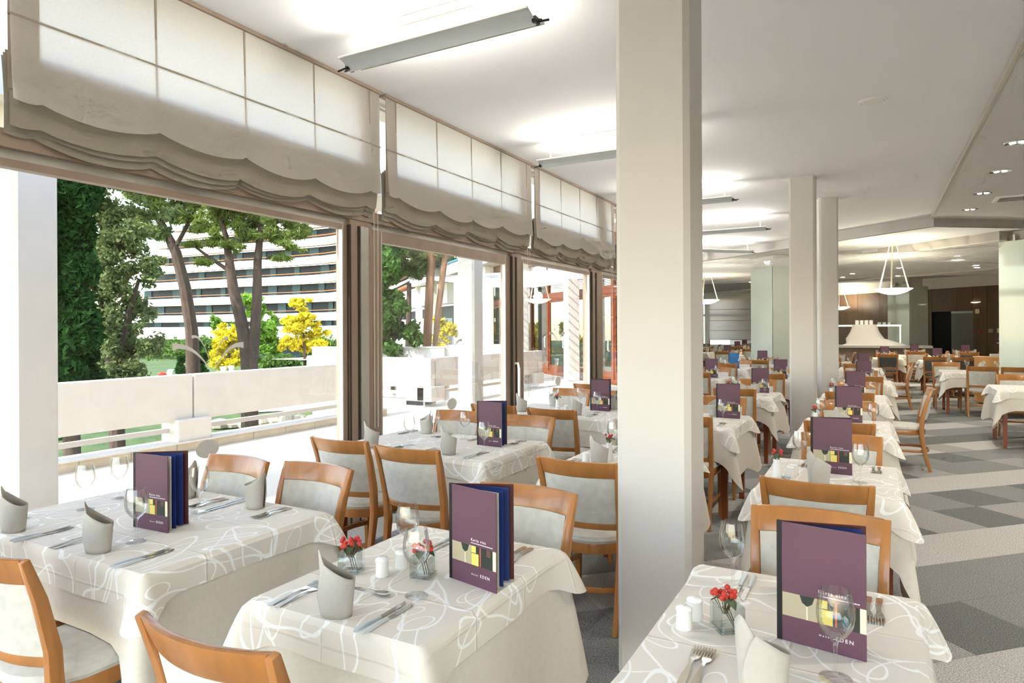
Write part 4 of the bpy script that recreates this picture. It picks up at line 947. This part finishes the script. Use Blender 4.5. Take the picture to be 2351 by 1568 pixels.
GZ = -3.2
def cam_pt(px, zc, z=GZ):
    xc = (px - 1175.5) / FPX * zc
    return Vector((xc * math.cos(YAW) - zc * math.sin(YAW), xc * math.sin(YAW) + zc * math.cos(YAW), z))
# ------------------------------------------------------------------ terrace
terrace = struct('terrace_floor', MB().prism([(-8.35, -8), (XW - .06, -8), (XW - .06, 15.6), (-15, 25.6), (-15, 16), (-8.35, 16)], -.3, -.012), M['paving'])
kr = empty('terrace_kerb'); tag(kr, 'low pale stone kerb along the foot of the terrace parapet', 'kerb')
kme = MB().box(-.17, .17, .004, .596, 0, .11).mesh('kerb_stone'); kme.materials.append(M['kerb'])
for k in range(18):
    o = obj('kerb_stone', kme, None, kr); o.location = (-8.08, -1.2 + k * .6, -.012)
MB().box(-8.27, -7.89, -1.2, 9.6, .098, .115).build('coping', M['plaster'], kr)
def parapet(name, x, y0, y1, label, posts, along='y'):
    e = empty(name, (x, y0, 0), 0 if along == 'y' else PI / 2); tag(e, label, 'parapet', 'white parapets'); L = y1 - y0
    n = max(1, round(L / 4.6)); 
    ed = [0] + [p for p in posts if 0 < p < L] + [L]
    for a, b_ in zip(ed, ed[1:]): MB().box(-.10, .06, a + .012, b_ - .012, .375, .985).build('panel', M['plaster'], e, bev=.012)
    MB().box(-.12, -.05, 0, L, .225, .285).build('rail', M['plaster'], e)
    for p in posts: MB().box(-.22, .14, p - .28, p + .22, .10, .40).build('post_block', M['plaster'], e, bev=.02)
    return e
parapet('terrace_parapet', -8.08, -2.0, 9.55, 'long white rendered parapet seen through the first window', [3.1, 7.72, 11.3])
parapet('terrace_parapet', -8.0, 11.0, 16.2, 'white parapet beyond the stair opening, seen through the glass door', [.18, 4.9])
e = empty('stair_parapet', (-11.4, 11.0, 0)); tag(e, 'sunlit white parapet running outwards behind the stair opening', 'parapet', 'white parapets')
MB().box(0, 3.38, 0, .16, .375, .985).build('panel', M['plaster'], e, bev=.012); MB().box(0, 3.3, .05, .12, .225, .285).build('rail', M['plaster'], e); MB().box(2.9, 3.38, -.1, .2, .0, .4).build('post_block', M['plaster'], e, bev=.02); MB().box(0, 3.38, -.1, .3, -.01, .11).build('kerb', M['kerb'], e)
pw0, pw1 = cam_pt(722, 17.5, 0), cam_pt(1022, 17.0, 0); e = empty('planter_wall', pw0, math.atan2(pw1.y - pw0.y, pw1.x - pw0.x)); pwl = (pw1 - pw0).length; tag(e, 'low cream garden wall topping the stairs behind the terrace', 'wall')
MB().box(0, pwl, -.15, .15, -3, 1.10).build('body', M['plaster'], e); MB().box(-.02, pwl + .02, -.17, .17, 1.10, 1.13).build('coping', M['offw'], e); MB().box(pwl, pwl + 1.6, .0, 1.4, -3, 1.16).build('end_block', M['plaster'], e)
for (y0, lab) in ((2.70, 'white square terrace post outside the first window'), (9.57, 'white square terrace post outside the glass door, partly in shade')):
    o = pillar('terrace_post', -6.34, -6.0, y0, y0 + .34, 0, 3.42, .035); tag(o, lab, 'post', 'terrace posts'); o.data.materials[0] = M['plaster']
o = MB().box(-6.74, -5.9, -6, 13.0, 3.40, 3.75).build('terrace_beam', M['plaster']); tag(o, 'white concrete beam carried by the terrace posts', 'beam')
# wing of the building with timber doors, at 45 degrees
QA, QB = (-14.6, 24.85), (-4.05, 15.6); QL = math.hypot(QB[0] - QA[0], QB[1] - QA[1]); QANG = math.atan2(QB[1] - QA[1], QB[0] - QA[0])
wg = empty('wing_building', (QA[0], QA[1], 0), QANG); tag(wg, 'white terrace wing with red-brown timber glazed doors and flat roof', 'building')
MB().box(-13.8, QL + .2, -.9, 3.0, 4.25, 4.78).build('roof', M['plaster'], wg, bev=.02); MB().box(-13.85, QL, -.95, 3.0, 4.78, 4.86).build('roof_edge', M['bluepipe'], wg)
MB().box(-.1, QL, -.06, .08, 3.75, 4.25).build('timber_header', M['redwood'], wg); MB().box(-.1, QL, -.05, .06, 2.58, 2.80).build('timber_transom', M['redwood'], wg); MB().box(-.1, QL, -.05, .06, 0, .14).build('timber_sill', M['redwood'], wg)
k = 0; s_ = 0.0
while s_ < QL - .3:
    nx = s_ + 1.55
    MB().box(s_ - .07, s_ + .07, -.06, .07, .14, 3.75).build('timber_post', M['redwood'], wg)
    MB().box(s_ + .07, nx - .07, -.005, .005, 2.80, 3.75).build('upper_pane', DGLASS, wg)
    d = MB().box(s_ + .07, nx - .07, -.005, .005, .34, 2.5).build('door_pane', DGLASS, wg)
    MB().box(s_ + .07, nx - .07, -.03, .03, .14, .34).build('door_foot', M['redwood'], wg); MB().box(s_ + .07, nx - .07, -.03, .03, 2.48, 2.58).build('door_head', M['redwood'], wg)
    MB().box(s_ + .07, s_ + .15, -.03, .03, .34, 2.48).build('door_stile', M['redwood'], wg)
    hb = MB(); hb.tube([(nx - .2, -.04, 1.3), (nx - .2, -.08, 1.28), (nx - .2, -.08, .95), (nx - .2, -.04, .93)], .018, 6); hb.build('handle', M['porcelain'], wg)
    s_ = nx
for s_ in (.55, 4.6, 8.8, 12.6): MB().box(s_, s_ + .36, -.62, -.26, 0, 4.25).build('wing_post', M['plaster'], wg)
for s_ in (-4.2, -9.6, -13.4): MB().box(s_, s_ + .36, -.62, -.26, -3, 4.25).build('roof_post', M['plaster'], wg)
for s_ in (1.9, 5.6): MB().box(s_ - .16, s_ + .16, -.14, -.06, 3.9, 4.1).build('wall_lamp', M['porcelain'], wg)
# two set tables glimpsed behind the wing's doors
for k, s_ in enumerate((5.2, 7.4)):
    x = QA[0] + math.cos(QANG) * s_ - math.sin(QANG) * 1.3; y = QA[1] + math.sin(QANG) * s_ + math.cos(QANG) * 1.3
    o = drape('wing_tablecloth', M['cloth_w'], .4, .4, .76, .4, .52, .12, None, 400 + k); o.location = (x, y, 0); o.rotation_euler = (0, 0, QANG); tag(o, 'white tablecloth glimpsed behind the timber wing doors, %s one' % ('left-hand' if k == 0 else 'right-hand'), 'tablecloth', 'wing tablecloths')

# ------------------------------------------------------------------ garden
GZ = -3.2
struct('ground', MB().add([(-8.3, -60, GZ), (-8.3, 140, GZ), (-260, 140, GZ - .2), (-260, -60, GZ - .2)], [(0, 1, 2, 3)]), M['grass'])
struct('ground_bounce', MB().add([(-40, 35, -.6), (40, 35, -.6), (40, 90, -.6), (-40, 90, -.6)], [(0, 1, 2, 3)]), M['gravel'])  # unseen sunlit ground added to bounce light onto the far blinds
def ground_patch(name, pts, m, z):
    o = MB().add([(p.x, p.y, z) for p in pts], [tuple(range(len(pts)))]).build(name, m); o['kind'] = 'structure'
ground_patch('path', [cam_pt(a, d) for a, d in ((120, 20), (520, 24), (900, 30), (900, 25), (700, 21), (420, 17), (120, 16))], M['asphalt'], GZ + .03)
ground_patch('gravel_path', [cam_pt(a, d) for a, d in ((100, 62), (420, 66), (430, 58), (300, 52), (100, 50))], M['gravel'], GZ + .04)
ground_patch('road', [cam_pt(a, d) for a, d in ((100, 40), (900, 46), (900, 41), (100, 35))], M['gravel'], GZ + .03)
# curved hotel with white balcony bands
hp = [(150, 131), (330, 120), (450, 114), (560, 109), (670, 105), (785, 99), (850, 88), (905, 72), (960, 56), (1030, 44), (1120, 38)]
HP = []
P3 = [cam_pt(a, d, 0) for a, d in hp]
for i in range(len(P3) - 1):
    p0, p1, p2, p3 = P3[max(i - 1, 0)], P3[i], P3[i + 1], P3[min(i + 2, len(P3) - 1)]
    for k in range(4):
        t = k / 4; HP.append(.5 * ((2 * p1) + (-p0 + p2) * t + (2 * p0 - 5 * p1 + 4 * p2 - p3) * t * t + (-p0 + 3 * p1 - 3 * p2 + p3) * t ** 3))
HP.append(P3[-1])
hb_ = empty('hotel_building', (HP[12].x, HP[12].y, GZ)); tag(hb_, 'curved white hotel with long stacked balcony bands behind the pines', 'building')
inv = Vector((HP[12].x, HP[12].y, GZ))
def ribbon(z0, z1, out, name, m, i0=0, i1=None):
    b = MB(); pts = HP[i0:i1]; fr = []; bk = []
    for i, p in enumerate(pts):
        d = (pts[min(i + 1, len(pts) - 1)] - pts[max(i - 1, 0)]).normalized(); nrm = Vector((d.y, -d.x, 0))
        fr.append(p + nrm * out); bk.append(p + nrm * (out - 1.0))
    rings = [[f + Vector((0, 0, z0)) - inv, f + Vector((0, 0, z1)) - inv, q + Vector((0, 0, z1)) - inv, q + Vector((0, 0, z0)) - inv] for f, q in zip(fr, bk)]
    b.loft(rings); return b.build(name, m, hb_)
FLH = 2.9
for f in range(7):
    z = .15 + FLH * (f - 1); st = (6 - f) * .5; i0 = max(0, 4 + f // 2 - 1)
    ribbon(z + FLH, z + FLH + 1.15, st, 'balcony_band', M['hotel'], i0)
    gz = ribbon(z + FLH + 1.0, z + 2 * FLH, st - 2.2, 'glazing', M['hglass'], i0)
    ribbon(z + FLH + 1.50, z + FLH + 1.56, st, 'balcony_rail', M['hrail'], i0)
    pts = HP[i0:]
    r = random.Random(f)
    for k in range(0, len(pts) - 1, 2):
        p = pts[k]; d = (pts[k + 1] - p).normalized(); nrm = Vector((d.y, -d.x, 0)); q = p + nrm * (st - 2.1) - inv; w = 1.1 + r.random()
        o = MB().add([q + Vector((0, 0, z + FLH + 1.35)), q + d * w + Vector((0, 0, z + FLH + 1.35)), q + d * w + Vector((0, 0, z + 2 * FLH - .1)), q + Vector((0, 0, z + 2 * FLH - .1))], [(0, 1, 2, 3)]).build('curtain', M['hcurt'], gz)
ribbon(GZ + .0, .15, 1.2, 'ground_floor', M['hglass'], 3)
ribbon(.15 + 7 * FLH, .15 + 7 * FLH + 1.2, 0, 'roof_band', M['hotel'], 6)
ribbon(.15, 2.2, 3.2, 'balcony_band', M['hotel'], 3)
# ---- trees: trunk curves plus thousands of small leaf blades
def leaves(name, blobs, n, size, m, parent, seed, droop=0, aspect=.5):
    g = np.random.default_rng(seed); bl = np.array(blobs, float); w = (bl[:, 3] * bl[:, 4] * bl[:, 5]) ** (2 / 3); idx = g.choice(len(bl), n, p=w / w.sum())
    d = g.normal(size=(n, 3)); d /= np.linalg.norm(d, axis=1)[:, None]; rad = np.where(g.random(n) < .25, 1.5, 1.0) * g.random(n) ** .5
    c = bl[idx, :3] + d * rad[:, None] * bl[idx, 3:6]
    a = g.normal(size=(n, 3)); a[:, 2] -= droop; a /= np.linalg.norm(a, axis=1)[:, None]
    b = np.cross(a, g.normal(size=(n, 3))); b /= np.linalg.norm(b, axis=1)[:, None]
    s = size * (.6 + .8 * g.random(n))[:, None]
    v = np.stack([c - a * s, c + b * s * aspect, c + a * s, c - b * s * aspect], 1).reshape(-1, 3)
    me = bpy.data.meshes.new(name); me.vertices.add(4 * n); me.vertices.foreach_set('co', v.ravel()); me.loops.add(4 * n); me.loops.foreach_set('vertex_index', np.arange(4 * n, dtype=np.int32))
    me.polygons.add(n); me.polygons.foreach_set('loop_start', np.arange(0, 4 * n, 4, dtype=np.int32)); me.polygons.foreach_set('loop_total', np.full(n, 4, dtype=np.int32)); me.update(); me.validate()
    return obj(name, me, m, parent)
def P_at(px, py, zc):
    v = cam_pt(px, zc, 0); v.z = CAMZ + (756 + .005 * (1175 - px) - py) / FPX * zc; return v
def tree(name, label, zc, trunks, blobs, n, size, m, bark, seed, droop=0, aspect=.5):
    """trunks: list of [(px,py,radius_m)]; blobs: (px,py,rx_px,ry_px) at depth zc"""
    base = P_at(trunks[0][0][0], trunks[0][0][1], zc); base.z = GZ
    e = empty(name, base); tag(e, label, 'tree')
    for tr in trunks:
        b = MB(); pts = [P_at(a, c, zc + (q[0] if q else 0)) - base for a, c, r_, *q in tr]
        b.tube(pts, [t[2] for t in tr], 9); b.build('trunk', bark, e, True)
    bl = []
    g = random.Random(seed)
    for (a, c, rx, ry) in blobs:
        k = zc / FPX
        for q in range(9):
            p = P_at(a + g.uniform(-.85, .85) * rx, c + g.uniform(-.85, .85) * ry, zc + g.uniform(-1, 1) * rx * k) - base; f = g.uniform(.22, .5); bl.append((p.x, p.y, p.z, rx * k * f, rx * k * f, ry * k * f * 1.1))
    o = leaves('foliage', bl, n, size, m, e, seed, droop, aspect); return e
gy = 757 + FPX * (CAMZ - GZ) / 27
tree('cypress', 'dark dense cypress at the edge of the first window', 20, [[(165, 1120, .25), (160, 760, .2), (150, 420, .12)]], [(150, 820, 60, 110), (160, 690, 55, 110), (155, 560, 50, 100), (150, 440, 48, 90), (150, 330, 45, 90), (160, 930, 55, 80), (120, 700, 60, 200), (185, 620, 34, 60), (190, 760, 34, 70), (185, 480, 34, 60)], 60000, .13, M['lead'], M['bark'], 1)
tree('holm_oak', 'broad olive-green tree beside the dark cypress', 24, [[(270, 1100, .28), (265, 900, .24), (250, 760, .2), (235, 640, .15), (225, 540, .1)], [(262, 850, .16), (290, 740, .1), (320, 640, .06)]],
     [(255, 480, 60, 45), (230, 560, 45, 50), (290, 560, 55, 40), (245, 640, 50, 40), (300, 660, 50, 45), (230, 740, 50, 55), (290, 770, 55, 55), (325, 720, 35, 40), (240, 830, 55, 55), (300, 850, 40, 40), (330, 440, 45, 30), (270, 420, 70, 30), (350, 510, 40, 30), (390, 490, 30, 20), (215, 470, 40, 50), (225, 690, 50, 60), (330, 600, 40, 34), (340, 800, 34, 34), (270, 890, 60, 40), (310, 380, 80, 40)], 34000, .09, M['leao'], M['bark'], 2)
tree('stone_pine', 'tall leaning pine with a single dark trunk behind the parapet', 29, [[(448, 1010, .34), (443, 860, .30), (440, 760, .27), (425, 660, .25), (405, 580, .22), (375, 520, .17), (340, 460, .10)], [(400, 575, .10), (440, 500, .08), (470, 440, .05)], [(380, 525, .08), (330, 530, .06), (290, 520, .04)]],
     [(330, 440, 60, 22), (400, 455, 45, 20), (300, 500, 45, 16), (450, 480, 40, 18), (360, 400, 70, 25), (480, 520, 35, 12), (440, 420, 50, 20), (370, 545, 22, 8), (470, 560, 22, 7), (300, 420, 70, 25), (420, 500, 40, 14), (380, 480, 50, 16), (350, 600, 30, 9), (310, 560, 34, 12)], 26000, .15, M['leap'], M['bark'], 3, aspect=.12)
tree('forked_pine', 'forked pine with two dark trunks and a yellow-green crown', 27.5, [[(572, 1010, .36), (572, 860, .33), (565, 800, .28), (552, 730, .25), (535, 660, .22), (527, 600, .18), (520, 545, .12), (508, 500, .07)], [(575, 850, .26), (584, 770, .23), (590, 690, .2), (592, 600, .17), (598, 540, .13), (606, 480, .08)], [(524, 620, .09), (480, 590, .07), (440, 560, .04)], [(597, 545, .07), (640, 510, .05), (680, 500, .03)]],
     [(520, 500, 40, 22), (560, 490, 45, 22), (600, 480, 45, 22), (640, 510, 45, 25), (550, 530, 40, 18), (600, 540, 45, 20), (660, 550, 40, 16), (690, 530, 30, 14), (500, 550, 35, 14), (570, 460, 60, 18), (470, 600, 22, 8), (640, 590, 26, 8), (530, 570, 30, 12), (480, 520, 30, 14), (560, 440, 80, 22), (620, 450, 60, 20), (500, 470, 50, 22), (660, 480, 44, 18), (680, 570, 24, 7), (450, 560, 26, 8)], 40000, .13, M['leap'], M['bark'], 4, aspect=.16)
tree('young_plane', 'bright green young tree behind the forked pine', 55, [[(590, 900, .15), (588, 820, .12), (585, 740, .08)]], [(585, 700, 26, 24), (610, 740, 30, 26), (560, 760, 26, 24), (600, 790, 36, 26), (570, 810, 24, 20), (500, 740, 16, 16)], 7000, .18, M['leag'], M['bark'], 5)
tree('yellow_acacia', 'small yellow-leaved tree in front of the forked pine trunk', 48, [[(525, 900, .10), (525, 810, .08), (530, 760, .05)]], [(530, 760, 30, 22), (515, 790, 26, 20), (545, 800, 28, 20), (500, 810, 22, 16), (525, 830, 34, 16)], 5000, .15, M['leay'], M['bark'], 6)
tree('yellow_acacia', 'yellow-leaved tree at the right end of the first window', 50, [[(700, 880, .12), (698, 780, .09), (692, 710, .05)]], [(692, 700, 26, 14), (670, 735, 24, 14), (715, 735, 26, 16), (690, 760, 34, 18), (660, 790, 22, 14), (710, 790, 34, 18), (735, 760, 18, 12)], 6500, .15, M['leay'], M['bark'], 7)
tree('conical_shrub', 'dark conical shrub left of the forked pine trunk', 40, [[(462, 880, .06), (462, 820, .03)]], [(462, 850, 18, 26), (462, 820, 12, 22), (462, 795, 7, 14)], 3500, .08, M['lead'], M['bark'], 8)
tree('conical_shrub', 'smaller dark conical shrub beside the single pine trunk', 40, [[(418, 880, .06), (418, 840, .03)]], [(418, 855, 13, 22), (418, 835, 8, 15)], 2500, .08, M['lead'], M['bark'], 9)
tree('laurel', 'glossy laurel bush growing behind the stair parapet', 17, [[(862, 900, .06), (868, 780, .05), (866, 650, .04), (870, 580, .02)], [(900, 900, .05), (905, 780, .04), (925, 720, .02)]], [(895, 600, 28, 34), (885, 660, 34, 34), (905, 560, 22, 24), (870, 720, 30, 36), (915, 740, 38, 34), (880, 780, 40, 30), (940, 770, 26, 24), (865, 620, 22, 30), (910, 690, 28, 26)], 15000, .075, M['leam'], M['bark'], 10, aspect=.55)
tree('pine', 'thick brown-barked pine trunk rising behind the stair parapet', 18, [[(976, 900, .13), (980, 800, .125), (985, 700, .12), (991, 600, .115), (988, 500, .11), (984, 400, .10)], [(996, 820, .07), (1006, 720, .085), (1016, 640, .085), (1026, 570, .085), (1040, 500, .08)]], [(960, 570, 40, 24), (1000, 560, 40, 22), (930, 590, 34, 28), (1040, 560, 36, 20), (950, 620, 34, 18), (1060, 540, 40, 26), (985, 420, 60, 30)], 12000, .09, M['leao'], M['bark2'], 11, aspect=.14)
tree('yellow_acacia', 'yellow-leaved shrub right of the brown pine trunk', 26, [[(1012, 850, .05), (1016, 760, .03)]], [(1014, 740, 14, 20), (1030, 760, 18, 14), (1012, 780, 20, 14), (955, 785, 14, 8)], 3200, .09, M['leay'], M['bark'], 12)
# dark tree mass seen in and behind the wing
tree('holm_oak', 'dark tree filling the gap above the laurel', 34, [[(935, 900, .2), (940, 650, .12)]], [(930, 600, 50, 30), (960, 580, 40, 30), (1010, 590, 40, 24), (900, 560, 26, 20)], 9000, .12, M['lead'], M['bark'], 13)
# hedges in the garden
for k, (a, c, d, rx, ry, lab) in enumerate([(395, 800, 66, 48, 18, 'long green hedge below the hotel, left part'), (460, 790, 70, 40, 16, 'green hedge below the hotel behind the pine trunk'), (640, 830, 64, 34, 16, 'green hedge right of the forked pine'), (740, 800, 60, 36, 26, 'dark shrubbery at the right end of the first window')]):
    p = P_at(a, c, d); e = empty('hedge', (p.x, p.y, GZ)); tag(e, lab, 'hedge', 'garden hedges'); kx = d / FPX
    leaves('foliage', [(0, 0, (p.z - GZ), rx * kx, rx * kx * .5, ry * kx), (rx * kx * .7, rx * kx * .5, (p.z - GZ) * .9, rx * kx * .5, rx * kx * .4, ry * kx * .8), (-rx * kx * .7, -rx * kx * .4, (p.z - GZ) * .9, rx * kx * .5, rx * kx * .4, ry * kx * .8)], 5000, .16, M['hedge'], e, 60 + k)
# stone edging, loungers and the red bin on the lawn
e = empty('stone_wall', cam_pt(700, 33)); e.rotation_euler = (0, 0, math.radians(40)); tag(e, 'rough pale stone edging seen under the parapet', 'stone wall')
r = random.Random(3)
sme = []
for k in range(3):
    b = MB(); b.lathe([(0, 0), (.34, .05), (.42, .22), (.3, .4), (0, .46)], 7); me = b.mesh('stone'); me.materials.append(M['stone']); sme.append(me)
for k in range(16):
    o = obj('stone', sme[k % 3], None, e); o.location = (-4 + k * .62, r.uniform(-.2, .2), 0); o.rotation_euler = (0, 0, r.uniform(0, 6)); o.scale = (1, 1, r.uniform(.9, 1.5))
for k, (a, d) in enumerate([(384, 66), (402, 61), (608, 60), (645, 63)]):
    p = cam_pt(a, d); e = empty('sun_lounger', p, .6); tag(e, 'pale sun lounger on the lawn, %s' % ['beside the red bin', 'just right of the red bin', 'behind the forked pine trunk', 'right of the forked pine trunk'][k], 'sun lounger', 'sun loungers')
    MB().add([(-.3, -.9, .3), (.3, -.9, .3), (.3, .2, .3), (-.3, .2, .3), (-.3, .9, .85), (.3, .9, .85), (-.3, -.9, .36), (.3, -.9, .36), (.3, .2, .36), (-.3, .2, .36), (-.3, .86, .91), (.3, .86, .91)], [(0, 1, 2, 3), (3, 2, 5, 4), (6, 9, 8, 7), (9, 10, 11, 8), (0, 6, 7, 1), (4, 5, 11, 10)]).build('mattress', M['lounger'], e)
    for sx in (-.27, .27):
        for sy in (-.8, .15): MB().box(sx - .03, sx + .03, sy - .03, sy + .03, 0, .3).build('leg', M['porcelain'], e)
e = empty('litter_bin', cam_pt(372, 58)); tag(e, 'bright red litter bin standing on the lawn below the hotel', 'bin')
MB().lathe([(0, 0), (.30, 0), (.34, .9), (.34, .95), (.0, .95)], 14).build('body', M['red'], e, True); MB().lathe([(.36, .95), (.36, 1.02), (.2, 1.15), (0, 1.18)], 14).build('lid', M['red'], e, True)
for k, (a, d) in enumerate([(655, 40), (685, 41), (512, 42), (530, 43)]):
    p = cam_pt(a, d); o = MB().lathe([(0, 0), (.16, 0), (.15, 2.3), (.2, 2.35), (.2, 2.5), (0, 2.5)], 10).build('garden_bollard', M['porcelain'], None, True); o.location = p; tag(o, 'white round garden post %s' % ['left of the pair by the yellow tree', 'right of the pair by the yellow tree', 'below the front yellow tree', 'just right of another below the front yellow tree'][k], 'post', 'white garden posts')
